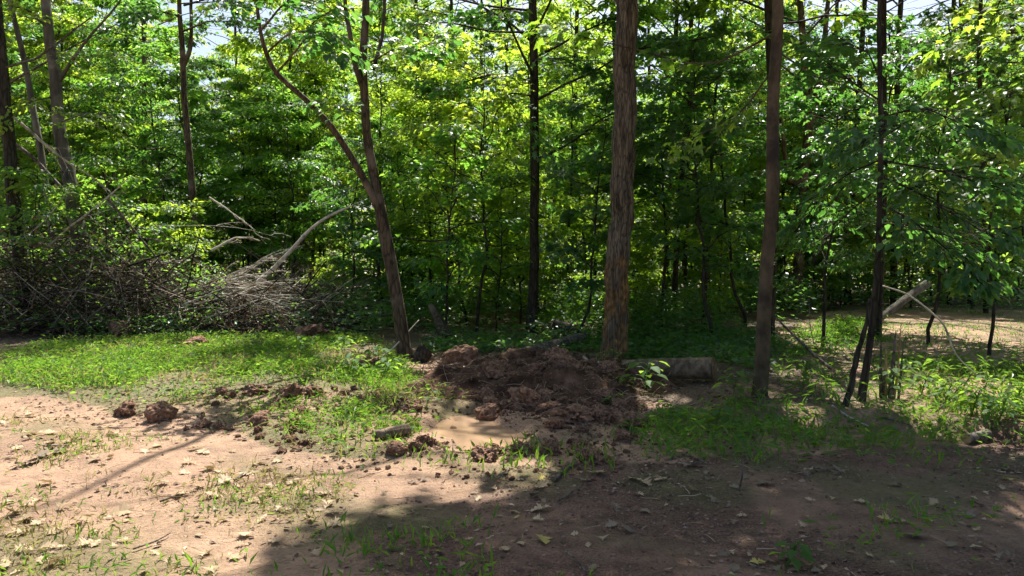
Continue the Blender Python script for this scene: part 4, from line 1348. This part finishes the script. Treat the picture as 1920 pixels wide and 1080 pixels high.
ROOTS = []
for k in range(3):
    rr9 = np.random.default_rng(700 + k)
    n = 46
    st = unit(rr9.normal(0, 1, (n, 3))) * .62 * np.array([1, 1, .7])
    B = branch_set(rr9, st, rr9.uniform(0, 6.28, n), rr9.uniform(.3, .9, n), rr9.normal(.1, .6, n), .3, m=5, wob=.35)
    ra = Acc()
    tubes(ra, B, np.full((n, 5), .014) * np.linspace(1, .4, 5)[None], 3)
    ROOTS.append(ra.mesh('roots', M['litter'], smooth=False))


def clod(px, py, wpxs, label, group=None, k=0, on=None, mat=None):
    g = G(px, py)
    if on:
        x, y = g[0], g[1]
        for _ in range(5):
            z = top_z(x, y)
            r = ray(px, py)
            s = (CAM_H - z) / -r[2]
            x, y = r[0] * s, r[1] * s
        g = np.array([x, y, top_z(x, y)])
    s = .5 * wpxs * g[1] / FPX
    o = link('dirt_clod', CLOD[k % 6], loc=(g[0], g[1], g[2] + s * .20), rot=(float(rng.uniform(-.4, .4)), float(rng.uniform(-.4, .4)), float(rng.uniform(0, 6.28))), scale=(s, s * .9, s * float(rng.uniform(.75, 1.1))))
    if wpxs > 30:
        link('roots', ROOTS[k % 3], o)
    return tag(o, label, 'clod', group)


clod(238, 776, 52, 'leftmost red clod on the edge of the sunlit grass', 'clods on the sunlit grass edge', 0)
clod(305, 785, 64, 'wide crumbly red clod right of the leftmost clod', 'clods on the sunlit grass edge', 1)
clod(378, 800, 34, 'small flat red clod on the grass edge, third from the left', 'clods on the sunlit grass edge', 2)
clod(488, 795, 56, 'tall dark red clod standing in the grass above the track', 'clods on the sunlit grass edge', 3)
clod(476, 738, 50, 'dark red clod in the grass, nearest to the brush pile', 'clods on the sunlit grass edge', 4)
clod(540, 748, 62, 'big reddish clod with stringy roots in the middle of the grass', 'clods on the sunlit grass edge', 5)
clod(590, 740, 44, 'red clod at the right end of the row in the grass', 'clods on the sunlit grass edge', 0)
clod(560, 775, 36, 'lower red clod below the rooty clod in the grass', 'clods on the sunlit grass edge', 2)
clod(745, 850, 48, 'red clod in front of the wood chunk left of the puddle', 'clods round the puddle', 1)
clod(795, 830, 34, 'small red clod on the left rim of the puddle', 'clods round the puddle', 3)
clod(775, 770, 44, 'red clod at the upper left rim of the puddle', 'clods round the puddle', 4)
clod(910, 860, 66, 'spiky lit clod standing in the lower end of the puddle', 'clods round the puddle', 5)
clod(985, 845, 36, 'narrow dark clod on the right rim of the puddle', 'clods round the puddle', 2)
clod(1030, 850, 52, 'dark rounded clod right of the narrow clod by the puddle', 'clods round the puddle', 0)
clod(915, 790, 60, 'dark overhanging clod above the puddle', 'clods round the puddle', 1, True)
clod(850, 808, 20, 'tiny clod lying in the puddle mud', 'clods round the puddle', 3)
clod(1185, 800, 80, 'large dark red clod at the right foot of the earth mound', 'clods on the earth mound', 4)
clod(1110, 860, 62, 'dark red clod below the mound, next to the shaded track', 'clods on the earth mound', 2)
clod(1075, 735, 90, 'big rust-red lump on the face of the earth mound', 'clods on the earth mound', 5, True)
clod(990, 760, 70, 'dark lump in the middle of the earth mound', 'clods on the earth mound', 0, True)
clod(1060, 690, 80, 'red lump on the crest of the earth mound', 'clods on the earth mound', 3, True)
clod(860, 680, 80, 'lump of pinkish roots and earth at the left end of the mound', 'clods on the earth mound', 1, True)
clod(930, 700, 60, 'dark earth lump on the left shoulder of the mound', 'clods on the earth mound', 2, True)
clod(690, 690, 52, 'dark earth lump in the grass left of the forked tree', 'clods on the earth mound', 4)
clod(1130, 790, 54, 'earth lump on the lower right flank of the mound', 'clods on the earth mound', 0, True)
r3 = np.random.default_rng(17)
for k in range(70):
    px, py = r3.uniform(780, 1220), r3.uniform(690, 850)
    if puddle_r(*G0(px, py)) < 1.2:
        continue
    clod(px, py, r3.uniform(14, 58), 'lump of red earth among many on the mound', 'crumbs of earth on the mound', k, True)
for k in range(44):
    px, py = r3.uniform(400, 790), r3.uniform(725, 850)
    clod(px, py, r3.uniform(8, 28), 'small crumb of red earth among many in the sunlit grass', 'crumbs of earth in the grass', k)
for k in range(46):
    px, py = r3.uniform(640, 1120), r3.uniform(840, 905)
    if puddle_r(*G0(px, py)) < 1.05:
        continue
    clod(px, py, r3.uniform(5, 15), 'small crumb of earth among many in front of the puddle', 'crumbs of earth before the puddle', k)


# ------------------------------------------------------------------ logs, stumps, fallen wood
def log(name, label, A_, B_, r0, r1, bark='dead_wood', ends='split_wood', seed=1, cat='log', sides=28, ridge=.04, bend=.02, group=None):
    A_, B_ = np.asarray(A_, float), np.asarray(B_, float)
    root = thing(name, label, cat, A_, group)
    n = 26
    q = A_ + (B_ - A_) * np.linspace(0, 1, n)[:, None]
    q = wobble(q, bend, seed)
    q[0], q[-1] = A_, B_
    a = Acc()
    bark_tube(a, q - A_, np.linspace(r0, r1, n), sides, ridge, seed, 4)
    a.obj('bark', M[bark], root)
    ax = unit(B_ - A_)
    for e, rad, sg in ((A_, r0, -1), (B_, r1, 1)):
        t = ax * sg
        s1 = unit(np.cross(t, [0.3, .2, 1.0]))
        s2 = np.cross(t, s1)
        c = Acc()
        an = np.arange(24) * 2 * math.pi / 24
        V = [e - A_ + t * .012]
        for f in (.5, .93):
            V += [e - A_ + t * (.010 if f < .9 else .004) + rad * f * (math.cos(x) * s1 + math.sin(x) * s2) for x in an]
        tri = [(0, 1 + i, 1 + (i + 1) % 24) for i in range(24)]
        qd = [(1 + i, 25 + i, 25 + (i + 1) % 24, 1 + (i + 1) % 24) for i in range(24)]
        c.add(np.array(V), np.array(tri), np.array(qd))
        c.obj('cut_end', M[ends], root)
    return root


gA, gB = G(1172, 716), G(1338, 716)
log('cut_log', 'weathered cut log lying right of the great trunk', gA + [0, .15, .16], gB + [0, 0, .19], .13, .155, 'log_bark', 'rot', 3, ridge=.11)
g = G(985, 672)
log('fallen_log', 'dark mossy log sloping up behind the earth mound', P(975, 668, 12.6), P(1092, 632, 14.2), .13, .10, 'dead_wood', 'dead_wood', 5)
log('fallen_log', 'short black log end tilted up beside the dark straight trunk', P(1042, 610, 15.5), P(1105, 640, 15.0), .16, .12, 'dark_bark', 'dark_bark', 6)
log('fallen_log', 'broken dark trunk piece leaning behind the forked tree', P(808, 572, 15.0), P(846, 655, 14.4), .07, .17, 'brown_bark', 'dead_wood', 7)
log('fallen_log', 'low dark log lying behind the left end of the mound', P(850, 648, 14.0), P(960, 660, 13.4), .10, .09, 'dead_wood', 'pale_wood', 8)
log('stump', 'black charred stub at the foot of the forked tree', P(775, 690, 12.2), P(800, 655, 12.3), .13, .15, 'dark_bark', 'dark_bark', 9, cat='stump')
log('fallen_log', 'pale cut log lying at the right end of the brush pile', P(432, 630, 16.2), P(532, 630, 16.0), .055, .075, 'pale_wood', 'split_wood', 10)
log('fallen_log', 'small pointed log with a torn end in the grass below the pale log', P(474, 652, 13.4), P(520, 690, 12.2), .055, .085, 'dead_wood', 'split_wood', 11)
log('wood_chunk', 'short broken chunk of wood lying left of the puddle', G(700, 826) + [0, 0, .06], G(764, 818) + [0, 0, .07], .045, .06, 'log_bark', 'split_wood', 12, ridge=.22, bend=.05)
log('fallen_log', 'grey fallen trunk leaning up behind the young tree', P(1650, 596, 17.0), P(1738, 532, 18.0), .09, .10, 'grey_bark', 'dead_wood', 13)
log('fallen_log', 'pale rock-like piece of wood on the right bank near the edge', G(1825, 838) + [0, .1, .05], G(1865, 832) + [0, .1, .06], .05, .06, 'dead_wood', 'split_wood', 14)


def fallen_branch(label, pts, rad, mat, seed, ntw=0, frac=.35, group=None, name='fallen_branch', tw_r=.006, n=30, droop=True):
    r = np.random.default_rng(seed)
    pts = [np.asarray(p, float) for p in pts]
    q, rr = resample(pts, rad, n)
    q = wobble(q, rr[0] * .9, seed)
    a = Acc()
    tubes(a, q - pts[0], rr * (1 + .25 * (vnoise(np.arange(n) * .9, np.zeros(n), seed=seed) - .5)), 9, cap=True)
    root = tag(link(name, a.mesh(name, M[mat]), loc=pts[0]), label, 'branch', group)
    if ntw:
        T = twig_set(r, q[None], ntw, frac, lo=.25, m=6)
        T2 = twig_set(r, T, 4, .5, lo=.2, m=4).reshape(len(T), 4, 4, 3)
        for t1, t2 in zip(T, T2):
            b = Acc()
            tubes(b, t1 - pts[0], tw_r * np.linspace(1.4, .35, 6), 4)
            tubes(b, t2 - pts[0], tw_r * .5 * np.linspace(1.2, .4, 4)[None] * np.ones((4, 1)), 3)
            b.obj('twig', M[mat], root)
    return root


fallen_branch('long pale bare branch rising to the right out of the brush pile', [P(372, 612, 17.2), P(420, 596, 17), P(470, 545, 16.8), P(500, 515, 16.8), P(545, 475, 16.7), P(568, 445, 16.7), P(600, 415, 16.6), P(636, 395, 16.5), P(676, 376, 16.4)],
              [.075, .068, .062, .055, .05, .043, .036, .028, .012], 'pale_wood', 1)
for k, (lab, pts, r0) in enumerate([
        ('pale thin branch lying flat across the middle of the brush pile', [(352, 545), (400, 535), (450, 520), (500, 518)], .024),
        ('pale forked twig fanning left from the long bare branch', [(360, 538), (420, 520), (470, 500), (510, 480)], .020),
        ('pale thin branch low in the pile under the long bare branch', [(395, 578), (440, 577), (500, 578), (540, 570)], .020),
        ('pale curved branch in the leaves above the pile', [(395, 470), (440, 446), (470, 446), (488, 452)], .022),
        ('straight pale dead branch slanting through the leaves above the pile', [(392, 370), (420, 388), (450, 410), (478, 432)], .018),
        ('pale straight stick at the left middle of the pile', [(290, 494), (330, 490), (355, 488)], .026),
        ('grey branch lying along the foot of the pile on the left', [(60, 612), (110, 606), (160, 590), (220, 575)], .030),
        ('grey curved branch at the lower left of the pile', [(50, 600), (90, 590), (130, 565), (180, 558)], .026),
        ('long dead branch arching from the left edge down into the pile', [(-20, 240), (60, 290), (130, 370), (180, 420), (240, 470), (310, 540)], .034),
        ('second dead branch arching from the left edge above the pile', [(-20, 180), (60, 250), (120, 300), (170, 330), (230, 380)], .026),
        ('thin pale branch reaching across the grey trunk on the left', [(0, 130), (70, 110), (140, 55), (175, 30)], .022),
        ('thin bare branch crossing the upper left trunks', [(10, 160), (80, 120), (150, 80), (220, 45)], .020),
        ('pale short stick poking up at the far left of the pile', [(0, 575), (30, 562), (60, 548)], .024),
        ('dead branch slanting down through the middle of the pile', [(200, 370), (250, 430), (300, 490), (350, 560)], .026),
        ('dead branch leaning right at the centre of the pile', [(250, 600), (300, 540), (330, 500), (370, 470)], .024),
        ('pale branch tangled in the right end of the pile', [(420, 600), (480, 560), (540, 540), (600, 530)], .020)]):
    d = 16.2 + .25 * ((k * 5) % 7)
    fallen_branch(lab, [P(px, py, d + .1 * i) for i, (px, py) in enumerate(pts)], np.linspace(r0, r0 * .45, len(pts)) * 1.35, 'pale_wood' if k < 8 or k % 3 == 0 else 'dead_wood', 20 + k, 5, .4, 'dead branches of the brush pile')

fallen_branch('thin pale branch arching down from the young tree into the clearing', [P(1655, 536, 9.0), P(1700, 550, 8.9), P(1740, 580, 8.8), P(1772, 610, 8.8), P(1785, 650, 8.7), P(1800, 675, 8.7), P(1838, 708, 8.6)], [.008, .010, .011, .011, .009, .008, .005], 'pale_wood', 41)
fallen_branch('dead branch slanting down to the ground right of the slim tree', [P(1456, 596, 9.6), P(1490, 630, 9.5), P(1530, 670, 9.3), P(1560, 692, 9.2)], [.012, .016, .02, .022], 'dead_wood', 42, 3)
fallen_branch('thin upright twig beside the slanting dead branch', [P(1526, 645, 9.9), P(1520, 615, 9.9), P(1516, 560, 9.9)], [.006, .006, .004], 'dead_wood', 43)
fallen_branch('dark stick leaning in the sunlit weeds near the right edge', [G(1750, 785), P(1780, 750, 8.2), P(1808, 715, 8.1)], [.010, .010, .007], 'dead_wood', 44)
fallen_branch('second dark stick leaning beside the first near the right edge', [G(1762, 790), P(1790, 755, 8.1), P(1822, 700, 8.0)], [.010, .009, .006], 'dead_wood', 45)
fallen_branch('long pale branch leaning over the grass on the forked tree', [P(690, 690, 11.9), P(740, 650, 12.1), P(785, 600, 12.4)], [.012, .012, .008], 'pale_wood', 46)
fallen_branch('arched stem bending over the shaded leaves near the slim tree', [P(1457, 95, 10), P(1520, 140, 10), P(1580, 160, 10), P(1620, 175, 9.9), P(1650, 195, 9.8)], [.014, .012, .011, .010, .008], 'dead_wood', 47)
for k, (px, py, dx, dy, lab) in enumerate([(1095, 680, 26, 34, 'pale split stick on the crest of the mound'), (985, 690, 34, 20, 'dark root poking out of the mound'), (1040, 905, 40, -35, 'grey strip of bark lying in the grass below the puddle'),
                                           (1080, 760, 30, 60, 'thin twig lying down the face of the mound'), (1140, 785, 36, 5, 'pale stick on the right flank of the mound'), (1385, 920, 8, -70, 'thin upright dead stem on the shaded track'),
                                           (1060, 1040, 40, 40, 'twig at the bottom edge below the yellow leaf'), (1045, 945, 45, -28, 'dark twig on the shaded track above the tan leaf'), (440, 905, 20, -25, 'dark curved twig on the sunlit track'),
                                           (300, 945, 70, -20, 'brown twig among the leaves on the sunlit track'), (850, 720, 50, 22, 'pinkish root on the left of the mound'), (1400, 1060, 60, 16, 'brown twig by the leafy plant at the bottom edge'),
                                           (1520, 880, 60, 12, 'twig lying on the shaded soil below the bank'), (250, 1035, 70, -30, 'thin straight twig at the lower left'), (640, 780, 60, -20, 'pale stem lying in the grass left of the puddle'),
                                           (1560, 790, 70, 14, 'pale root along the bank edge'), (1650, 800, 60, 10, 'flat strip of bark on the bank below the stump'), (1280, 855, 46, 18, 'buried stick in the shaded grass')]):
    on = 780 < px < 1200 and 660 < py < 810
    p0, p1 = G(px, py), G(px + dx, py + dy)
    up = 1 if 'upright' in lab else 0
    if up:
        p1 = P(px + dx, py + dy, p0[1])
    pm = (p0 + p1) / 2 + rng.normal(0, .02, 3)
    if not up:
        for p in (p0, pm, p1):
            p[2] = top_z(p[0], p[1]) + .02
    w = .5 * (7 if k in (0, 2) else 4) * p0[1] / FPX
    fallen_branch(lab, [p0, pm, p1], [w, w * .9, w * .6], 'pale_wood' if 'pale' in lab else 'dead_wood', 60 + k, 0, name='stick', n=14)


# brush tangle: thousands of fine dead twigs, too many to count
def tangle():
    r = np.random.default_rng(12)
    A = Acc()
    L = Acc()
    n = 4600
    px = np.where(r.uniform(0, 1, n) < .62, r.uniform(-60, 330, n), r.uniform(330, 640, n))
    d = r.uniform(15.4, 18.6, n)
    top = np.interp(px, [-60, 60, 160, 300, 400, 520, 600, 640], [2.1, 1.9, 1.9, 1.2, .75, 1.1, 1.0, .25])
    x = (px - 960) / FPX * d
    top = top * (.45 + 1.1 * fbm(x * .8, d * .8, seed=93, o=3))
    z = height(x, d) + top * r.uniform(0, 1, n) ** 1.1
    st = np.stack([x, d, z], -1)
    # the fan of the pile slopes down to the right; twigs mostly follow it
    az = np.where(r.uniform(0, 1, n) < .5, r.normal(0, .7, n), r.uniform(0, 6.28, n))
    el = r.normal(-.15, .55, n)
    ln = r.uniform(.35, 2.1, n)
    B = branch_set(r, st, az, ln, el, .03, m=5, wob=.055)
    B[..., 2] = np.maximum(B[..., 2], height(B[..., 0], B[..., 1]) + .01)
    B[:, :, 0] -= (B[:, :1, 0] - x[:, None]) * 0
    tubes(A, B, (.003 + .024 * r.uniform(0, 1, n) ** 4)[:, None] * np.linspace(1, .4, 5)[None], 3)
    tag(A.obj('brush_tangle', M['twig']), 'tangle of fine dead twigs heaped in the brush pile', 'brush', kind='stuff')
    m = 5200
    sel = r.integers(0, n, m)
    p = B[sel, 3] + r.normal(0, .08, (m, 3))
    azl = r.uniform(0, 6.28, m)
    leaves(L, p, np.stack([np.cos(azl), np.sin(azl), r.uniform(-1.2, 0, m)], -1), r.normal(0, .6, (m, 3)) + [0, 0, .5], r.uniform(.05, .11, m), 'quad')
    tag(L.obj('withered_leaves', M['dead_leaf'], smooth=False), 'dark withered leaves hanging in the brush pile', 'leaves', kind='stuff')
    V = Acc()
    m = 4200
    px = r.uniform(-60, 420, m)
    d = r.uniform(15.2, 18.5, m)
    top = np.interp(px, [-60, 160, 300, 420], [3.4, 3.0, 2.3, 1.2])
    x = (px - 960) / FPX * d
    z = height(x, d) + .25 + top * r.uniform(0, 1, m)
    ok = fbm(x * .9, z * .9, d * .9, seed=91, o=3) > .50
    p = np.stack([x, d, z], -1)[ok]
    m = len(p)
    azl = r.uniform(0, 6.28, m)
    leaves(V, p, np.stack([np.cos(azl), np.sin(azl), r.uniform(-.6, .2, m)], -1), r.normal(0, .45, (m, 3)) + [0, 0, 1], r.uniform(.06, .12, m), 'ovate')
    tag(V.obj('brush_foliage', M['understory'], smooth=False), 'green vines and leaves growing through the brush pile', 'foliage', kind='stuff')


tangle()
rb = np.random.default_rng(55)
for k in range(64):
    fan = k >= 34
    if fan:      # pale limbs fanning out under the long bare branch
        px0, py0 = rb.uniform(340, 430), rb.uniform(520, 600)
        ln_, an = rb.uniform(70, 190), rb.normal(-.16, .22)
    else:
        px0, py0 = rb.uniform(-30, 300), rb.uniform(400, 600)
        ln_, an = rb.uniform(90, 260), rb.choice([.6, .35, -.25, 2.7]) + rb.normal(0, .25)
    d = rb.uniform(15.3, 17.8)
    pp = []
    for i in range(5):
        t = i / 4
        w_ = P(px0 + ln_ * t * math.cos(an), py0 + ln_ * t * math.sin(an) + 22 * math.sin(3 * t + k) * t, d + .5 * math.sin(k) * t)
        w_[2] = max(w_[2], float(height(w_[0], w_[1])) + .03)
        pp.append(w_)
    r0 = rb.uniform(.010, .022) if fan else .009 + .030 * rb.uniform() ** 2
    fallen_branch('pale thin limb among many fanned out under the long bare branch' if fan else 'grey dead limb among many tangled in the left of the brush pile', pp, np.linspace(r0, r0 * .35, 5), 'pale_wood' if fan or k % 4 == 0 else 'dead_wood', 200 + k, 3, .4,
                  'pale limbs under the long branch' if fan else 'grey limbs tangled on the left', tw_r=.005, n=16)

# root plates of the pushed-over trees
clod(228, 632, 66, 'reddish root plate at the foot of the brush pile', None, 3).name = 'root_plate'
clod(576, 640, 84, 'dark root plate beside the pale cut log', None, 5).name = 'root_plate'
clod(365, 655, 60, 'low heap of dark earth in front of the brush pile', None, 1).name = 'root_plate'


# splintered stump
def splintered():
    g = G(1664, 746)
    root = thing('splintered_stump', 'splintered stump of upright broken shards beside the young tree', 'stump', g)
    r = np.random.default_rng(8)
    for k, (px, top, w, ln) in enumerate([(1652, 640, 9, 0), (1660, 650, 10, 2), (1668, 618, 10, 12), (1676, 608, 6, 14), (1674, 660, 9, 4), (1684, 640, 7, 10), (1658, 690, 12, 0), (1670, 700, 16, 0)]):
        b = P(px, 748, g[1] + r.uniform(-.05, .05)) - g
        t = P(px + ln, top, g[1] + r.uniform(-.06, .06)) - g
        wd = .34 * w * g[1] / FPX
        a = Acc()
        tubes(a, np.stack([b - [0, 0, .05], b * .55 + t * .45 + r.normal(0, .006, 3), b * .15 + t * .85, t]), [wd, wd * .95, wd * .6, .002], 5)
        a.obj('shard', M['split_wood' if k in (1, 3) else 'dead_wood'], root, smooth=False)


splintered()

# ------------------------------------------------------------------ fallen leaves
def oak_leaf_mesh(seed):
    r = np.random.default_rng(seed)
    n = 5
    out = [(0, 0)]
    for k in range(n):
        y0 = .12 + .72 * k / n
        w = (.22, .34, .40, .34, .24)[k] * r.uniform(.8, 1.2)
        out += [(.06 + .03 * (k > 0), y0), (w, y0 + .14 + r.uniform(-.03, .05))]
    out += [(.07, .86), (0, 1.0)]
    rt = np.array(out)
    lf = rt[1:-1][::-1] * [-1, 1]
    pts = np.concatenate([rt, lf])
    m = len(pts)
    spine = np.array([(0, y) for y in (.25, .5, .75)])
    curl, cup = r.uniform(-.5, .6), r.uniform(.1, .9)
    allp = np.concatenate([pts, spine])
    V = np.stack([allp[:, 0], allp[:, 1] - .5, cup * allp[:, 0] ** 2 + curl * (allp[:, 1] - .5) ** 2 + r.normal(0, .015, len(allp))], -1)
    F = []
    for i in range(m):
        j = (i + 1) % m
        ym = (pts[i][1] + pts[j][1]) / 2
        s = m + int(np.argmin(np.abs(spine[:, 1] - ym)))
        F.append((i, j, s))
    # join spine spans
    me = Acc()
    F2 = []
    for a_, b_ in ((m, m + 1), (m + 1, m + 2)):
        ym = (allp[a_][1] + allp[b_][1]) / 2
        for lo_, hi_ in ((0, len(rt)), (len(rt), m)):
            seg = np.arange(lo_, hi_)
            F2.append((a_, b_, int(seg[np.argmin(np.abs(pts[seg][:, 1] - ym))])))
    me.add(V, np.array(F + F2))
    return me


LEAFM = {}
for mk in ('fallen_leaf', 'grey_leaf', 'yellow_leaf'):
    LEAFM[mk] = [oak_leaf_mesh(300 + k).mesh('fallen_leaf', M[mk], smooth=False) for k in range(7)]


def fallen_leaf(px, py, w, label, mk='fallen_leaf', group=None, k=0):
    g = G(px, py)
    s = 1.25 * w * g[1] / FPX
    e = .06
    nx = (float(height(g[0] + e, g[1])) - float(height(g[0] - e, g[1]))) / (2 * e)
    ny = (float(height(g[0], g[1] + e)) - float(height(g[0], g[1] - e))) / (2 * e)
    o = link('fallen_leaf', LEAFM[mk][k % 7], loc=(g[0], g[1], g[2] + .012 + .06 * s), rot=(math.atan(ny) + float(rng.normal(.12, .22)), -math.atan(nx) + float(rng.normal(0, .22)), float(rng.uniform(0, 6.28))), scale=s)
    return tag(o, label, 'leaf', group)


for k, (px, py, w, mk, lab) in enumerate([
        (1020, 1016, 34, 'yellow_leaf', 'yellow star-shaped leaf at the bottom centre'), (1012, 958, 38, 'fallen_leaf', 'tan lobed leaf on the shaded track above the yellow leaf'), (1010, 917, 34, 'fallen_leaf', 'curled tan leaf below the grass by the puddle'),
        (1180, 997, 40, 'grey_leaf', 'silvery grey lobed leaf on the shaded track'), (970, 972, 18, 'yellow_leaf', 'small yellow-green leaf left of the tan lobed leaf'), (1120, 890, 34, 'fallen_leaf', 'tan leaf right of the grey bark strip'),
        (1208, 908, 32, 'fallen_leaf', 'curled brown leaf on the shaded soil below the mound'), (1435, 910, 34, 'grey_leaf', 'pale grey leaf beside the upright dead stem'), (1665, 978, 34, 'yellow_leaf', 'pale green leaf on the shaded track at the right'),
        (1295, 876, 40, 'grey_leaf', 'grey leaf heap at the edge of the shaded grass'), (1420, 1058, 30, 'yellow_leaf', 'light leaf left of the leafy plant at the bottom edge'), (1358, 1042, 26, 'grey_leaf', 'curled grey leaf at the bottom right of the middle'),
        (1715, 1010, 46, 'grey_leaf', 'bluish grey leaf in the low weeds at the bottom right'), (1888, 902, 24, 'yellow_leaf', 'pale leaf near the right edge below the bank'), (1145, 1008 - 20, 24, 'grey_leaf', 'thin curled leaf above the silvery leaf'),
        (1015, 898, 26, 'yellow_leaf', 'yellowish leaf tip below the dark clod'), (1155, 955, 26, 'grey_leaf', 'dark shiny leaf beside the sun fleck'),
        (90, 855, 58, 'grey_leaf', 'withered grey leaf cluster at the left of the sunlit track'), (50, 872, 46, 'grey_leaf', 'withered grey leaf left of the leaf cluster'), (105, 842, 48, 'grey_leaf', 'upper withered leaf of the grey cluster on the sunlit track'),
        (105, 1060, 44, 'fallen_leaf', 'big tan lobed leaf at the lower left corner'), (225, 965, 44, 'fallen_leaf', 'curled tan leaf left of the middle twig'), (340, 930, 30, 'fallen_leaf', 'tan leaf beside the brown twig'), (385, 1042, 36, 'fallen_leaf', 'cream leaf at the bottom left of the shadow edge'),
        (404, 932, 34, 'fallen_leaf', 'tan leaf with raised edges right of the brown twig'), (90, 908, 36, 'fallen_leaf', 'pale leaf below the grey cluster'), (25, 965, 38, 'fallen_leaf', 'pale leaf at the left edge of the picture'), (400, 1075, 34, 'fallen_leaf', 'tan leaf cut by the bottom edge')]):
    fallen_leaf(px, py, w, lab, mk, None, k)
for k in range(235):
    if k < 160:
        px, py = r3.uniform(-20, 640), r3.uniform(760, 1078)
        if py < 770 + .16 * px:
            continue
        lab, grp, mk = 'tan fallen leaf among many on the sunlit track', 'fallen leaves on the sunlit track', 'fallen_leaf'
        w = r3.uniform(14, 34)
        if r3.uniform() < track(*G0(px, py)):
            continue
    else:
        px, py = r3.uniform(650, 1900), r3.uniform(880, 1075)
        lab, grp, mk = 'small dull fallen leaf among many on the shaded track', 'fallen leaves on the shaded track', 'grey_leaf' if k % 2 else 'fallen_leaf'
        w = r3.uniform(12, 26)
    fallen_leaf(px, py, w, lab, mk, grp, k)


# litter crumbs and pebbles (uncountable)
def litter():
    r = np.random.default_rng(31)
    A = Acc()
    n = 16000
    q = np.stack([r.uniform(-7, 7, n), r.uniform(3.4, 13, n)], -1)
    q = q[(fbm(q[:, 0] * 1.2, q[:, 1] * 1.2, seed=95, o=3) > r.uniform(.35, .6, len(q))) & (puddle_r(q[:, 0], q[:, 1]) > 1)]
    n = len(q)
    p = np.stack([q[:, 0], q[:, 1], height(q[:, 0], q[:, 1]) + .006], -1)
    az = r.uniform(0, 6.28, n)
    leaves(A, p, np.stack([np.cos(az), np.sin(az), r.normal(0, .15, n)], -1), r.normal(0, .35, (n, 3)) + [0, 0, 1], r.uniform(.015, .075, n), 'quad', .9)
    n = 1500
    q = np.stack([r.uniform(-7, 7, n), r.uniform(3.4, 13, n)], -1)
    q = q[puddle_r(q[:, 0], q[:, 1]) > 1]
    n = len(q)
    p = np.stack([q[:, 0], q[:, 1], height(q[:, 0], q[:, 1]) + .006], -1)
    B = branch_set(r, p, r.uniform(0, 6.28, n), r.uniform(.04, .22, n), r.normal(.03, .08, n), .02, m=4, wob=.15)
    tubes(A, B, r.uniform(.0012, .0035, n)[:, None] * np.ones((1, 4)), 3)
    # litter on the mound
    n = 2600
    q = np.stack([r.uniform(-1.5, 2.2, n), r.uniform(7.5, 13, n)], -1)
    p = np.concatenate([q, top_zs(q)[:, None] + .01], 1)
    p = p[puddle_r(p[:, 0], p[:, 1]) > 1.1]
    n = len(p)
    B = branch_set(r, p, r.uniform(0, 6.28, n), r.uniform(.06, .30, n), r.normal(.1, .35, n), .1, m=4, wob=.25)
    tubes(A, B, r.uniform(.0015, .005, n)[:, None] * np.linspace(1, .5, 4)[None], 3)
    tag(A.obj('litter', M['litter'], smooth=False), 'bits of leaf and twig scattered over the ground', 'litter', kind='stuff')
    Pb = Acc()
    n = 26000
    q = np.stack([r.uniform(-1.5, 6.5, n), r.uniform(3.4, 7.6, n)], -1)
    q = q[(inpoly(q[:, 0], q[:, 1], CRUMB_SHADE)) & (fbm(q[:, 0] * .8, q[:, 1] * .8, seed=23) > r.uniform(.25, .6, len(q)))]
    n = len(q)
    s = .0035 + .013 * r.uniform(0, 1, n) ** 3
    oc = np.array([(1, 0, 0), (-1, 0, 0), (0, 1, 0), (0, -1, 0), (0, 0, .8), (0, 0, -.8)])
    V = np.stack([q[:, 0], q[:, 1], height(q[:, 0], q[:, 1]) + s * .3], -1)[:, None] + s[:, None, None] * oc[None] * r.uniform(.6, 1.3, (n, 6, 1))
    f = np.array([(0, 2, 4), (2, 1, 4), (1, 3, 4), (3, 0, 4), (2, 0, 5), (1, 2, 5), (3, 1, 5), (0, 3, 5)])
    Pb.add(V, (f[None] + (np.arange(n) * 6)[:, None, None]).reshape(-1, 3))
    tag(Pb.obj('pebbles', M['pebble'], smooth=False), 'crumbs and pebbles on the shaded soil', 'pebbles', kind='stuff')


litter()


def soil_crumbs():
    """loose crumbs spilling from the mound and the clods"""
    r = np.random.default_rng(77)
    A = Acc()
    pts = [np.stack([r.normal(.4, 1.25, 5200), r.normal(9.6, 1.5, 5200)], -1)]
    for o in bpy.data.objects:
        if o.name.startswith('dirt_clod') and o.scale[0] > .06:
            n = 60
            pts.append(np.array([o.location.x, o.location.y]) + r.normal(0, 1, (n, 2)) * o.scale[0] * 1.5)
    q = np.concatenate(pts)
    q = q[(q[:, 1] > 5.5) & (q[:, 1] < 13.5)]
    z = top_zs(q)
    n = len(q)
    s_ = .004 + .026 * r.uniform(0, 1, n) ** 3
    oc = np.array([(1, 0, 0), (-1, 0, 0), (0, 1, 0), (0, -1, 0), (0, 0, .8), (0, 0, -.8)])
    V = np.stack([q[:, 0], q[:, 1], z + s_ * .3], -1)[:, None] + s_[:, None, None] * oc[None] * r.uniform(.5, 1.4, (n, 6, 1))
    f = np.array([(0, 2, 4), (2, 1, 4), (1, 3, 4), (3, 0, 4), (2, 0, 5), (1, 2, 5), (3, 1, 5), (0, 3, 5)])
    A.add(V, (f[None] + (np.arange(n) * 6)[:, None, None]).reshape(-1, 3))
    tag(A.obj('soil_crumbs', M['crumb'], smooth=False), 'loose crumbs of red soil around the mound and clods', 'soil', kind='stuff')


soil_crumbs()
